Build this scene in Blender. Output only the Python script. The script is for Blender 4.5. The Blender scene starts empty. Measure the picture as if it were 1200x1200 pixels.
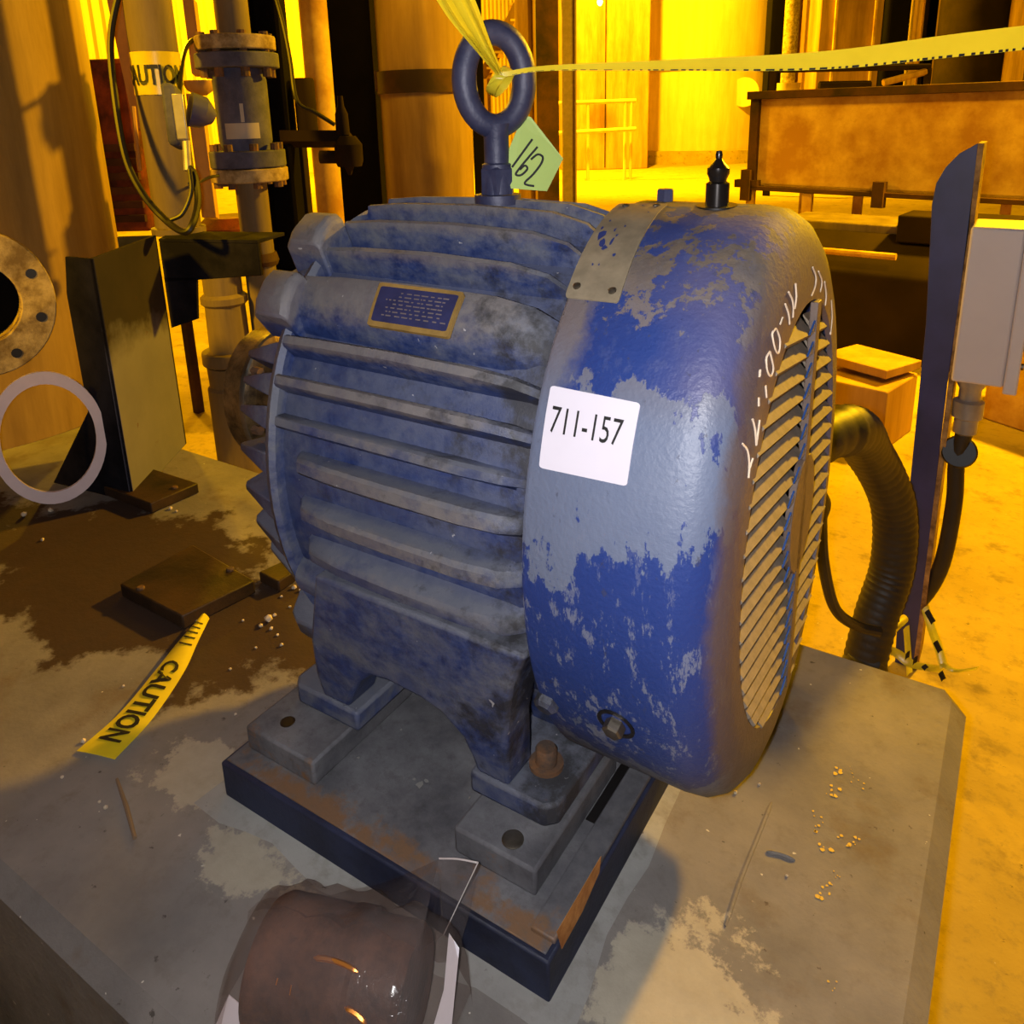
import bpy, bmesh, math, random
from mathutils import Vector, Matrix
random.seed(7)
S = bpy.context.scene
COL = S.collection

# ------------------------------------------------------------------ camera
F_PX, P_Y, H = 935.662, 400.0, 0.9           # focal length (px), row of the optical axis, eye height above the plinth top
R_ = Vector((0.84339052, 0.5367478, -0.02437683))
D_ = Vector((0.12762424, -0.24419349, -0.96129163))
W_ = Vector((-0.52192383, 0.80763317, -0.2744525))
CAM = Vector((0, 0, H))
cd = bpy.data.cameras.new('camera')
cam = bpy.data.objects.new('camera', cd); COL.objects.link(cam)
cd.sensor_fit = 'HORIZONTAL'; cd.sensor_width = 36.0
cd.lens = 36.0 * F_PX / 1200.0
cd.shift_y = -(600.0 - P_Y) / 1200.0
cd.clip_start = 0.02; cd.clip_end = 200
cam.matrix_world = Matrix(((R_.x, -D_.x, -W_.x, 0), (R_.y, -D_.y, -W_.y, 0), (R_.z, -D_.z, -W_.z, H), (0, 0, 0, 1)))
S.camera = cam

# ------------------------------------------------------------------ world, view, lamps of the hall, added fill lamps, phone flash
vs = S.view_settings
S.display_settings.display_device = 'sRGB'
vs.view_transform = 'Standard'; vs.look = 'None'; vs.gamma = 1.0; vs.exposure = 0.0
vs.use_curve_mapping = False
wd = bpy.data.worlds.new('world'); S.world = wd; wd.use_nodes = True
wd.node_tree.nodes['Background'].inputs[0].default_value = (0.010, 0.0045, 0.0012, 1)
wd.node_tree.nodes['Background'].inputs[1].default_value = 1.0
S.cycles.max_bounces = 6; S.cycles.diffuse_bounces = 3; S.cycles.glossy_bounces = 3
S.cycles.transparent_max_bounces = 12; S.cycles.transmission_bounces = 4
S.cycles.sample_clamp_indirect = 4.0
SODIUM = (1.0, 0.525, 0.004)
def lamp(name, loc, power, col=SODIUM, size=0.25):
    l = bpy.data.lights.new(name, 'POINT'); l.energy = power; l.color = col; l.shadow_soft_size = size
    o = bpy.data.objects.new(name, l); COL.objects.link(o); o.location = loc
    return o
lamp('phone_flash', (-0.025, -0.01, 0.90), 40, (1.0, 0.97, 0.98), 0.012)
def flood(name, loc, target, power, cone, blend=.4, size=.2):      # a lamp with a reflector, also used for added fills
    l = bpy.data.lights.new(name, 'SPOT'); l.energy = power; l.color = SODIUM; l.shadow_soft_size = size
    l.spot_size = math.radians(cone); l.spot_blend = blend
    o = bpy.data.objects.new(name, l); COL.objects.link(o); o.location = loc
    o.rotation_euler = (Vector(target) - Vector(loc)).to_track_quat('-Z', 'Y').to_euler()
lamp('hall_or_fill_lamp', (0.8, 5.7, 2.8), 2550, size=.12)             # over the open floor beyond the motor
lamp('hall_or_fill_lamp', (-9.0, 4.6, 5.0), 2600)
flood('flood_or_fill_lamp', (-7.0, 14.0, 7.5), (-8.4, 23.0, 1.5), 15000, 150)   # on the big tank
flood('flood_or_fill_lamp', (-2.3, -2.4, 3.2), (-2.75, 1.2, 1.3), 2000, 36)     # added fill lamp out of view, brightens the vessel
flood('flood_or_fill_lamp', (2.2, 1.5, 4.5), (-.2, 6.0, 1.2), 1500, 60)         # added fill lamp, unseen, lights the trough front
lamp('hall_or_fill_lamp', (-12.0, 14.0, 5.0), 8000)
lamp('hall_or_fill_lamp', (-2.2, 2.6, 1.7), 28, size=.12)              # added lamp over the pipes, warms the left rear of the plinth

# ------------------------------------------------------------------ geometry helpers
def ray(u, v):
    return (R_ * ((u - 600) / F_PX) + D_ * ((v - P_Y) / F_PX) + W_)
def onz(u, v, z): d = ray(u, v); return CAM + d * ((z - H) / d.z)
def onx(u, v, x): d = ray(u, v); return CAM + d * (x / d.x)
def ony(u, v, y): d = ray(u, v); return CAM + d * (y / d.y)
def at(u, v, dep): return CAM + ray(u, v) * dep             # point at a given camera depth
K = 1.31; YC, ZC = 0.868, 0.445                              # motor axis
def P(x, r, deg):
    t = math.radians(deg); return Vector((x, YC + r * math.cos(t), ZC + K * r * math.sin(t)))
def cyl(u, v, r):                                            # (x, angle) where a sight line meets the motor's round
    d = ray(u, v)
    a = d.y**2 + (d.z / K)**2; oy = -YC; oz = (H - ZC) / K
    b = 2 * (oy * d.y + oz * d.z / K); c = oy**2 + oz**2 - r * r
    q = b * b - 4 * a * c
    t = (-b - math.sqrt(max(q, 0))) / (2 * a)
    p = CAM + d * t
    return p.x, math.degrees(math.atan2((p.z - ZC) / K, p.y - YC)) % 360
def rgb(r, g, b):
    f = lambda c: (c / 255) / 12.92 if c / 255 <= 0.04045 else ((c / 255 + 0.055) / 1.055) ** 2.4
    return (f(r), f(g), f(b), 1)

class MB:
    def __init__(s): s.v = []; s.f = []
    def add(s, vs_, fs):
        n = len(s.v); s.v += [Vector(p) for p in vs_]; s.f += [tuple(i + n for i in f) for f in fs]; return s
    def hexa(s, p):       # 8 corners: bottom ring 0-3, top ring 4-7
        return s.add(p, [(3, 2, 1, 0), (4, 5, 6, 7), (0, 1, 5, 4), (1, 2, 6, 5), (2, 3, 7, 6), (3, 0, 4, 7)])
    def box(s, a, b):
        (x0, y0, z0), (x1, y1, z1) = a, b
        x0, x1 = min(x0, x1), max(x0, x1); y0, y1 = min(y0, y1), max(y0, y1); z0, z1 = min(z0, z1), max(z0, z1)
        return s.hexa([(x0, y0, z0), (x1, y0, z0), (x1, y1, z0), (x0, y1, z0), (x0, y0, z1), (x1, y0, z1), (x1, y1, z1), (x0, y1, z1)])
    def obox(s, c, ax, ay, az):   # box about a centre with half vectors
        c, ax, ay, az = map(Vector, (c, ax, ay, az))
        return s.hexa([c - ax - ay - az, c + ax - ay - az, c + ax + ay - az, c - ax + ay - az, c - ax - ay + az, c + ax - ay + az, c + ax + ay + az, c - ax + ay + az])
    def prism(s, pts, off):       # planar polygon extruded by a vector
        pts = [Vector(p) for p in pts]; off = Vector(off); n = len(pts)
        return s.add(pts + [p + off for p in pts], [tuple(range(n))[::-1], tuple(range(n, 2 * n))] + [(i, (i + 1) % n, n + (i + 1) % n, n + i) for i in range(n)])
    def grid(s, rows, closed=False):
        m = len(rows[0]); vs_ = [p for r in rows for p in r]; fs = []
        for i in range(len(rows) - 1):
            for j in range(m if closed else m - 1):
                k = (j + 1) % m
                fs.append((i * m + j, i * m + k, (i + 1) * m + k, (i + 1) * m + j))
        return s.add(vs_, fs)
    def tube(s, path, rad, n=12, cap=True, kz=1.0):
        path = [Vector(p) for p in path]; rows = []; up = None
        for i, p in enumerate(path):
            t = (path[min(i + 1, len(path) - 1)] - path[max(i - 1, 0)]).normalized()
            if up is None: up = Vector((0, 0, 1)) if abs(t.z) < .9 else Vector((1, 0, 0))
            a = (up - t * up.dot(t)).normalized(); b = t.cross(a); up = a
            r = rad[i] if isinstance(rad, (list, tuple)) else rad
            ring = []
            for k in range(n):
                q = a * math.cos(2 * math.pi * k / n) * r + b * math.sin(2 * math.pi * k / n) * r
                ring.append(p + Vector((q.x, q.y, q.z * kz)))
            rows.append(ring)
        n0 = len(s.v); s.grid(rows, True)
        if cap:
            s.f.append(tuple(n0 + k for k in range(n))[::-1]); L = n0 + (len(rows) - 1) * n
            s.f.append(tuple(L + k for k in range(n)))
        return s
    def lathe_z(s, c, prof, n=20, sy=1.0, cap=True):   # prof: (r, z); upright
        c = Vector(c); rows = [[c + Vector((r * math.cos(2 * math.pi * k / n), r * sy * math.sin(2 * math.pi * k / n), z)) for k in range(n)] for r, z in prof]
        n0 = len(s.v); s.grid(rows, True)
        if cap:
            s.f.append(tuple(n0 + k for k in range(n))[::-1]); L = n0 + (len(rows) - 1) * n
            s.f.append(tuple(L + k for k in range(n)))
        return s
    def lathe_x(s, prof, n=64, closed=False, yc=None, zc=None, k=K):       # prof: (x, r) about the motor axis
        yc = YC if yc is None else yc; zc = ZC if zc is None else zc
        rows = [[Vector((x, yc + r * math.cos(2 * math.pi * j / n), zc + k * r * math.sin(2 * math.pi * j / n))) for j in range(n)] for x, r in prof]
        if closed: rows.append(rows[0])
        return s.grid(rows, True)
    def lathe_dir(s, c, d, prof, n=16):   # prof: (r, h) along a direction
        d = Vector(d).normalized(); a = d.orthogonal().normalized(); b = d.cross(a); c = Vector(c)
        rows = [[c + d * h + a * (r * math.cos(2 * math.pi * k / n)) + b * (r * math.sin(2 * math.pi * k / n)) for k in range(n)] for r, h in prof]
        n0 = len(s.v); s.grid(rows, True)
        s.f.append(tuple(n0 + k for k in range(n))[::-1]); L = n0 + (len(rows) - 1) * n
        s.f.append(tuple(L + k for k in range(n)))
        return s

WLOC = {}
def build(name, mb, mat, parent=None, label=None, cat=None, group=None, kind=None, bevel=0, seg=2, smooth=35, origin=None, plabel=None):
    me = bpy.data.meshes.new(name)
    vs_ = mb.v
    if parent is None:
        if origin is None:
            xs = [p.x for p in vs_]; ys = [p.y for p in vs_]; zs = [p.z for p in vs_]
            origin = Vector(((min(xs) + max(xs)) / 2, (min(ys) + max(ys)) / 2, min(zs)))
        origin = Vector(origin)
    else: origin = Vector((0, 0, 0))
    me.from_pydata([tuple(p - origin) for p in vs_], [], mb.f); me.update()
    bm = bmesh.new(); bm.from_mesh(me); bmesh.ops.remove_doubles(bm, verts=bm.verts, dist=1e-6); bmesh.ops.recalc_face_normals(bm, faces=bm.faces); bm.to_mesh(me); bm.free()
    if smooth:
        me.polygons.foreach_set('use_smooth', [True] * len(me.polygons)); me.set_sharp_from_angle(angle=math.radians(smooth))
    me.materials.append(mat)
    o = bpy.data.objects.new(name, me); COL.objects.link(o)
    WLOC[o] = origin
    if parent is not None:
        o.parent = parent; o.location = -WLOC[parent]
    else: o.location = origin
    if bevel:
        m = o.modifiers.new('bevel', 'BEVEL'); m.width = bevel; m.segments = seg; m.limit_method = 'ANGLE'; m.angle_limit = math.radians(40)
    L = label or plabel
    if L: o['label'] = L
    if cat: o['category'] = cat
    if group: o['group'] = group
    if kind: o['kind'] = kind
    return o
def thing(name, loc, label, cat, group=None):
    o = bpy.data.objects.new(name, None); COL.objects.link(o); o.location = loc; WLOC[o] = Vector(loc)
    o.empty_display_size = .1; o['label'] = label; o['category'] = cat
    if group: o['group'] = group
    return o
def copy_at(o, off, label=None, group=None):
    c = o.copy(); COL.objects.link(c); c.location = Vector(o.location) + Vector(off)
    for ch in o.children:
        d = ch.copy(); COL.objects.link(d); d.parent = c
    if label: c['label'] = label
    if group: c['group'] = group
    WLOC[c] = WLOC[o] + Vector(off)
    return c
def text_shape(s, bold=0.0):       # flat outline of a text: points in 0..w, 0..1
    cu = bpy.data.curves.new('t', 'FONT'); cu.body = s; cu.size = 1.0; cu.resolution_u = 3; cu.offset = bold
    o = bpy.data.objects.new('t', cu); COL.objects.link(o)
    me = bpy.data.meshes.new_from_object(o.evaluated_get(bpy.context.evaluated_depsgraph_get()))
    v = [p.co.copy() for p in me.vertices]; f = [tuple(p.vertices) for p in me.polygons]
    bpy.data.objects.remove(o); bpy.data.curves.remove(cu); bpy.data.meshes.remove(me)
    x0 = min(p.x for p in v); x1 = max(p.x for p in v); y0 = min(p.y for p in v); y1 = max(p.y for p in v)
    return [((p.x - x0) / (x1 - x0), (p.y - y0) / (y1 - y0)) for p in v], f
def stroke(path, w, fn):              # pen stroke in (s,t) put on a surface by fn
    mb = MB(); L = []; Rr = []
    for i, p in enumerate(path):
        a = path[max(i - 1, 0)]; b = path[min(i + 1, len(path) - 1)]
        dx, dy = b[0] - a[0], b[1] - a[1]; l = math.hypot(dx, dy) or 1
        L.append(fn(p[0] - dy / l * w / 2, p[1] + dx / l * w / 2)); Rr.append(fn(p[0] + dy / l * w / 2, p[1] - dx / l * w / 2))
    return mb.grid([L, Rr])
def curve(pts, n=8):                  # Catmull-Rom through points
    pts = [Vector(p) for p in pts]; out = []
    q = [pts[0] * 2 - pts[1]] + pts + [pts[-1] * 2 - pts[-2]]
    for i in range(1, len(q) - 2):
        for k in range(n):
            t = k / n; a, b, c, d = q[i - 1], q[i], q[i + 1], q[i + 2]
            out.append(0.5 * ((2 * b) + (c - a) * t + (2 * a - 5 * b + 4 * c - d) * t * t + (3 * b - a - 3 * c + d) * t ** 3))
    return out + [pts[-1]]

# ------------------------------------------------------------------ materials
def N(nt, t, **kw):
    n = nt.nodes.new(t)
    for k, v in kw.items(): setattr(n, k, v)
    return n
class Mat:
    def __init__(s, name, rough=.6, metal=0.0, spec=.5):
        s.m = bpy.data.materials.new(name); s.m.use_nodes = True; s.nt = s.m.node_tree
        s.b = s.nt.nodes['Principled BSDF']; s.b.inputs['Roughness'].default_value = rough; s.b.inputs['Metallic'].default_value = metal
        s.b.inputs['Specular IOR Level'].default_value = spec
        s.tc = N(s.nt, 'ShaderNodeTexCoord')
    def L(s, a, b): s.nt.links.new(a, b)
    def vec(s, scale=(1, 1, 1), rot=(0, 0, 0)):
        m = N(s.nt, 'ShaderNodeMapping'); m.inputs['Scale'].default_value = scale; m.inputs['Rotation'].default_value = rot
        s.L(s.tc.outputs['Object'], m.inputs['Vector']); return m.outputs[0]
    def noise(s, scale, detail=6, rough=.6, vec=None, dist=0):
        n = N(s.nt, 'ShaderNodeTexNoise'); n.inputs['Scale'].default_value = scale; n.inputs['Detail'].default_value = detail
        n.inputs['Roughness'].default_value = rough; n.inputs['Distortion'].default_value = dist
        s.L(vec if vec is not None else s.tc.outputs['Object'], n.inputs['Vector']); return n.outputs[0]
    def ramp(s, fac, stops, interp='LINEAR'):
        r = N(s.nt, 'ShaderNodeValToRGB'); r.color_ramp.interpolation = interp; el = r.color_ramp.elements
        while len(el) < len(stops): el.new(0.5)
        for e, (p, c) in zip(el, stops): e.position = p; e.color = c if isinstance(c, (tuple, list)) else (c, c, c, 1)
        s.L(fac, r.inputs[0]); return r.outputs[0]
    def mix(s, fac, a, b, mode='MIX'):
        m = N(s.nt, 'ShaderNodeMix', data_type='RGBA', blend_type=mode)
        for sock, v in ((m.inputs[0], fac), (m.inputs[6], a), (m.inputs[7], b)):
            if hasattr(v, 'is_linked'): s.L(v, sock)
            else: sock.default_value = v
        return m.outputs[2]
    def math(s, op, a, b=0.0, c=0.0):
        m = N(s.nt, 'ShaderNodeMath', operation=op)
        for sock, v in zip(m.inputs, (a, b, c)):
            if hasattr(v, 'is_linked'): s.L(v, sock)
            else: sock.default_value = v
        return m.outputs[0]
    def sep(s, src=None):
        n = N(s.nt, 'ShaderNodeSeparateXYZ'); s.L(src if src is not None else s.tc.outputs['Object'], n.inputs[0]); return n.outputs
    def up(s):
        g = N(s.nt, 'ShaderNodeNewGeometry'); return s.sep(g.outputs['Normal'])[2]
    def col(s, c):
        if hasattr(c, 'is_linked'): s.L(c, s.b.inputs['Base Color'])
        else: s.b.inputs['Base Color'].default_value = c
        return s
    def rough(s, c): s.L(c, s.b.inputs['Roughness']); return s
    def bump(s, h, strength=.3, dist=.01):
        n = N(s.nt, 'ShaderNodeBump'); n.inputs['Strength'].default_value = strength; n.inputs['Distance'].default_value = dist
        s.L(h, n.inputs['Height']); s.L(n.outputs[0], s.b.inputs['Normal']); return s
def plain(name, c, rough=.6, metal=0, var=.25, scale=12, bump=.0, c2=None, spec=.5):
    M = Mat(name, rough, metal, spec); n = M.noise(scale, 5)
    d = c2 or (c[0] * (1 - var), c[1] * (1 - var), c[2] * (1 - var), 1)
    M.col(M.ramp(n, [(.35, d), (.65, c)]))
    if bump: M.bump(M.noise(scale * 4, 4), bump, .005)
    return M.m

BLUE = rgb(38, 66, 140); BLUE_D = rgb(24, 40, 92); DUST = rgb(128, 126, 130); DUST_B = rgb(128, 112, 92); RUST = rgb(120, 70, 30)
def body_paint():
    M = Mat('worn_blue_casting', .55)
    n1 = M.noise(30, 9, .72); n2 = M.noise(60, 6, .7); st = M.noise(10, 8, .72, M.vec((1, 2, 2)))
    blue = M.mix(M.ramp(n2, [(.35, 0), (.7, 1)]), rgb(30, 42, 84), rgb(48, 66, 118))
    nz = M.up()
    m = M.math('ADD', M.math('MULTIPLY', nz, .22), st)
    m = M.math('ADD', m, M.math('MULTIPLY', M.math('SUBTRACT', n1, .5), .5))
    mask = M.ramp(m, [(.34, 0), (.62, 1)])
    dust = M.mix(n1, rgb(70, 76, 92), rgb(100, 102, 112))
    c = M.mix(mask, blue, dust)
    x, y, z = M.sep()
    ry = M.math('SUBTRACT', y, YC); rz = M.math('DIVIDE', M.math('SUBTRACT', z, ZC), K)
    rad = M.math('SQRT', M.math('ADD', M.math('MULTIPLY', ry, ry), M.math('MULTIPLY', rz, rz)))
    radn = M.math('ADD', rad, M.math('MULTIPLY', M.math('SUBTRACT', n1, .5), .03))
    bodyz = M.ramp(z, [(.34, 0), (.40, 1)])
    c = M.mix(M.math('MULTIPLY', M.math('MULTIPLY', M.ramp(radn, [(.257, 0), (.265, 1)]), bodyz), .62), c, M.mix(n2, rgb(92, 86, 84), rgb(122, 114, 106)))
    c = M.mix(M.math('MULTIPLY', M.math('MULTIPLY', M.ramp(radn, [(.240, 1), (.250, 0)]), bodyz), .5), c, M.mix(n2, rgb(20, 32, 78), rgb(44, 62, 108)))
    grime = M.ramp(M.noise(7, 7, .7), [(.60, 0), (.70, 1)])
    c = M.mix(M.math('MULTIPLY', grime, .75), c, rgb(38, 36, 36))
    gx = N(M.nt, 'ShaderNodeMapRange'); gx.inputs[1].default_value = -.60; gx.inputs[2].default_value = -.40; M.L(x, gx.inputs[0])
    soot = M.ramp(M.math('ADD', M.math('MULTIPLY', gx.outputs[0], .30), M.noise(17, 8, .7)), [(.70, 0), (.84, 1)])
    c = M.mix(M.math('MULTIPLY', soot, .85), c, rgb(34, 33, 34))
    rs = M.ramp(M.noise(22, 8, .7), [(.70, 0), (.74, 1)])
    c = M.mix(M.math('MULTIPLY', rs, .7), c, RUST)
    fl = M.ramp(M.noise(90, 3, .5), [(.74, 0), (.76, 1)])
    c = M.mix(M.math('MULTIPLY', fl, .7), c, rgb(170, 168, 170))
    M.col(c); M.bump(M.noise(70, 6, .7), .35, .004)
    M.rough(M.ramp(m, [(.3, .38), (.7, .75)])); return M.m
def fan_paint():
    M = Mat('peeling_blue_sheet', .5)
    x, y, z = M.sep()
    n1 = M.noise(13, 9, .66); n2 = M.noise(40, 8, .7, M.vec((1, 1, .3))); n3 = M.noise(6, 4, .5)
    zz = M.math('ADD', z, M.math('MULTIPLY', M.math('SUBTRACT', n1, .5), .26))
    zz = M.math('ADD', zz, M.math('MULTIPLY', M.math('SUBTRACT', n2, .5), .26))
    zz = M.math('ADD', zz, M.math('MULTIPLY', M.math('SUBTRACT', n3, .5), .16))
    bl = (0, 0, 0, 1); gr = (1, 1, 1, 1)
    mask = M.ramp(zz, [(0, gr), (.19, gr), (.20, bl), (.492, bl), (.497, gr), (.622, gr), (.627, bl), (.725, bl), (.732, gr)])
    rim = M.math('MULTIPLY', M.ramp(M.math('ADD', x, M.math('MULTIPLY', n1, .06)), [(0, 0), (1, 1)]), 1.0)
    xm = N(M.nt, 'ShaderNodeMapRange'); xm.inputs[1].default_value = -.365; xm.inputs[2].default_value = -.345
    M.L(M.math('ADD', x, M.math('MULTIPLY', M.math('SUBTRACT', n1, .5), .08)), xm.inputs[0])
    up_ = M.ramp(z, [(.50, 0), (.52, 1)])
    edge = M.math('MULTIPLY', M.math('SUBTRACT', 1.0, xm.outputs[0]), up_)
    mask = M.math('MAXIMUM', mask, edge)
    top_ = M.math('MULTIPLY', M.ramp(M.math('ADD', M.noise(15, 8, .68), M.math('MULTIPLY', n2, .25)), [(.645, 0), (.66, 1)]), M.ramp(z, [(.66, 0), (.70, 1)]))
    mask = M.math('MULTIPLY', mask, M.math('SUBTRACT', 1.0, top_))
    blue = M.mix(M.noise(4, 4), rgb(26, 48, 110), rgb(38, 62, 128))
    xd = N(M.nt, 'ShaderNodeMapRange'); xd.inputs[1].default_value = -.29; xd.inputs[2].default_value = -.23
    M.L(M.math('ADD', x, M.math('MULTIPLY', M.math('SUBTRACT', n3, .5), .2)), xd.inputs[0])
    blue = M.mix(M.math('MULTIPLY', M.math('MULTIPLY', xd.outputs[0], M.ramp(z, [(.60, 0), (.66, 1)])), .65), blue, rgb(86, 82, 112))
    grey = M.mix(n1, rgb(88, 100, 128), rgb(106, 116, 138))
    grey = M.mix(M.ramp(z, [(.62, 0), (.70, 1)]), grey, M.mix(n3, rgb(96, 92, 104), rgb(112, 104, 100)))
    grey = M.mix(M.ramp(z, [(.71, 0), (.76, 1)]), grey, M.mix(M.ramp(n2, [(.4, 0), (.6, 1)]), rgb(86, 78, 74), rgb(106, 94, 80)))
    c = M.mix(mask, blue, grey)
    fl = M.ramp(M.noise(60, 8, .78, M.vec((1, 1, .3))), [(.55, 0), (.575, 1)])
    low = M.ramp(z, [(.25, .9), (.42, .9), (.52, .1)])
    c = M.mix(M.math('MULTIPLY', M.math('MULTIPLY', fl, low), .8), c, rgb(118, 124, 142))
    dk = M.ramp(M.noise(60, 6, .7, M.vec((1, 1, .6))), [(.64, 0), (.67, 1)])
    c = M.mix(M.math('MULTIPLY', dk, .55), c, rgb(58, 60, 76))
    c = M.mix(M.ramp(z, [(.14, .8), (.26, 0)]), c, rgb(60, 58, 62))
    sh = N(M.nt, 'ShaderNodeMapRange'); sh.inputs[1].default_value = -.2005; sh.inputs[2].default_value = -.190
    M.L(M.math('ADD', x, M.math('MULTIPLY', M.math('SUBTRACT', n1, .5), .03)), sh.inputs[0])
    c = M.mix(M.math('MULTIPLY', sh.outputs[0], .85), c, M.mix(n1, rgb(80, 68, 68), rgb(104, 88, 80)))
    M.col(c); M.rough(M.math('ADD', M.ramp(n1, [(.3, .42), (.7, .56)]), M.ramp(z, [(.68, 0), (.76, .25)])))
    M.bump(M.math('ADD', M.math('MULTIPLY', mask, -.25), M.noise(170, 3, .6)), .30, .003); return M.m
def grill_paint():
    M = Mat('dusty_brown_grille', .6); n = M.noise(40, 6, .7)
    c = M.ramp(n, [(.3, rgb(92, 78, 72)), (.7, rgb(114, 96, 84))])
    M.col(c); M.bump(n, .2, .003); return M.m
def slat_paint():
    M = Mat('dust_caked_slat', .75); n = M.noise(60, 6, .7)
    c = M.ramp(n, [(.3, rgb(106, 95, 82)), (.7, rgb(134, 120, 102))])
    x, y, z = M.sep()
    M.col(c); M.bump(n, .2, .003); return M.m
def concrete(name, base, dark, stain=True):
    M = Mat(name, .85, 0, .3)
    n1 = M.noise(3.2, 10, .62); n2 = M.noise(28, 6, .7); n3 = M.noise(110, 4, .6)
    c = M.ramp(n1, [(.3, dark), (.7, base)])
    c = M.mix(M.ramp(n2, [(.52, 0), (.75, .5)]), c, rgb(92, 84, 74))
    c = M.mix(M.ramp(M.noise(55, 5, .65), [(.66, 0), (.71, .8)]), c, rgb(52, 46, 40))
    c = M.mix(M.ramp(M.noise(7.5, 7, .65), [(.55, 0), (.68, .6)]), c, rgb(92, 76, 58))
    c = M.mix(M.ramp(M.noise(80, 2, .5), [(.75, 0), (.77, .9)]), c, rgb(190, 184, 170))
    if stain:
        x, y, z = M.sep()
        nn = M.noise(7, 8, .65)
        # oil soaked ground left where the pump stood
        dx = M.math('MULTIPLY', M.math('ADD', x, 1.46), 1.55); dy = M.math('MULTIPLY', M.math('SUBTRACT', y, .80), 3.9)
        d = M.math('SQRT', M.math('ADD', M.math('MULTIPLY', dx, dx), M.math('MULTIPLY', dy, dy)))
        d = M.math('ADD', d, M.math('MULTIPLY', M.math('SUBTRACT', nn, .5), 2.0))
        mk = M.ramp(d, [(.78, 1), (.92, 0)])
        c = M.mix(M.math('MULTIPLY', mk, .95), c, M.mix(n2, rgb(34, 22, 14), rgb(62, 40, 24)))
        # bare mortar patches by the base
        for (px, py, rx, ry) in ((-.72, .475, 9, 17), (-.20, .60, 9, 7), (-.90, .53, 9, 14)):
            ex = M.math('MULTIPLY', M.math('SUBTRACT', x, px), rx); ey = M.math('MULTIPLY', M.math('SUBTRACT', y, py), ry)
            e = M.math('SQRT', M.math('ADD', M.math('MULTIPLY', ex, ex), M.math('MULTIPLY', ey, ey)))
            e = M.math('ADD', e, M.math('MULTIPLY', M.math('SUBTRACT', M.noise(17, 8, .7), .5), 2.6))
            c = M.mix(M.math('MULTIPLY', M.ramp(e, [(.60, 1), (.75, 0)]), .8), c, M.mix(n2, rgb(178, 170, 150), rgb(140, 132, 116)))
    M.col(c); M.bump(M.math('ADD', M.math('MULTIPLY', n2, .7), M.math('MULTIPLY', n3, .3)), .35, .006); return M.m
def rusty(name, base, dark, scale=4, rough=.8, metal=0):
    M = Mat(name, rough, metal, .3); n = M.noise(scale, 9, .65); n2 = M.noise(scale * 9, 5, .7)
    c = M.ramp(n, [(.38, dark), (.62, base)]); c = M.mix(M.ramp(n2, [(.55, 0), (.8, .6)]), c, dark)
    M.col(c); M.bump(n2, .3, .004); return M.m
def streaked(name, base, dark):
    M = Mat(name, .7, 0, .3); n = M.noise(5, 8, .7, M.vec((1, 1, .12))); n2 = M.noise(2.2, 5, .6)
    c = M.ramp(n, [(.35, dark), (.65, base)]); c = M.mix(M.ramp(n2, [(.5, 0), (.75, .5)]), c, dark)
    M.col(c); M.bump(n, .1, .004); return M.m
def emit(name, c, s):
    M = Mat(name); M.b.inputs['Emission Color'].default_value = c; M.b.inputs['Emission Strength'].default_value = s; M.col(c); return M.m
def thin_plastic(name, tint, gloss, fac):
    m = bpy.data.materials.new(name); m.use_nodes = True; nt = m.node_tree
    for n in list(nt.nodes): nt.nodes.remove(n)
    o = N(nt, 'ShaderNodeOutputMaterial'); tr = N(nt, 'ShaderNodeBsdfTransparent'); tr.inputs[0].default_value = tint
    p = N(nt, 'ShaderNodeBsdfPrincipled'); p.inputs['Base Color'].default_value = gloss; p.inputs['Roughness'].default_value = .12
    tc = N(nt, 'ShaderNodeTexCoord'); ns = N(nt, 'ShaderNodeTexNoise'); ns.inputs['Scale'].default_value = 26; ns.inputs['Detail'].default_value = 4; ns.inputs['Distortion'].default_value = 1.5
    b = N(nt, 'ShaderNodeBump'); b.inputs['Strength'].default_value = .45; b.inputs['Distance'].default_value = .01
    nt.links.new(tc.outputs['Object'], ns.inputs['Vector']); nt.links.new(ns.outputs[0], b.inputs['Height']); nt.links.new(b.outputs[0], p.inputs['Normal'])
    mx = N(nt, 'ShaderNodeMixShader'); mx.inputs[0].default_value = fac
    nt.links.new(tr.outputs[0], mx.inputs[1]); nt.links.new(p.outputs[0], mx.inputs[2]); nt.links.new(mx.outputs[0], o.inputs[0])
    return m

m_body = body_paint(); m_fan = fan_paint(); m_grill = grill_paint(); m_slat = slat_paint()
m_plinth = concrete('stained_concrete', rgb(134, 128, 122), rgb(92, 88, 86))
m_grout = concrete('pale_grout', rgb(150, 150, 146), rgb(112, 110, 108), False)
m_floor = concrete('hall_floor', rgb(172, 150, 78), rgb(152, 130, 62), False)
m_scrape = rusty('bare_rust', rgb(186, 132, 72), rgb(140, 88, 40), 30)
m_base = rusty('dark_blue_steel', rgb(40, 46, 70), rgb(24, 26, 38), 6, .6)
def deck_paint():
    M = Mat('grimy_grey_steel', .7, 0, .3); n = M.noise(7, 9, .68); n2 = M.noise(50, 6, .7); x, y, z = M.sep()
    c = M.ramp(n, [(.35, rgb(60, 60, 66)), (.65, rgb(108, 108, 112))])
    c = M.mix(M.ramp(n2, [(.5, 0), (.8, .7)]), c, rgb(58, 56, 56))
    e = M.math('ADD', M.ramp(y, [(.55, .24), (.60, 0)]), M.noise(16, 8, .7))
    c = M.mix(M.ramp(e, [(.66, 0), (.78, .95)]), c, M.mix(n2, rgb(128, 88, 52), rgb(96, 84, 70)))
    M.col(c); M.bump(n2, .35, .004); return M.m
m_basetop = deck_paint()
m_bolt = rusty('rusted_bolt', rgb(110, 76, 48), rgb(70, 58, 50), 40)
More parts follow.
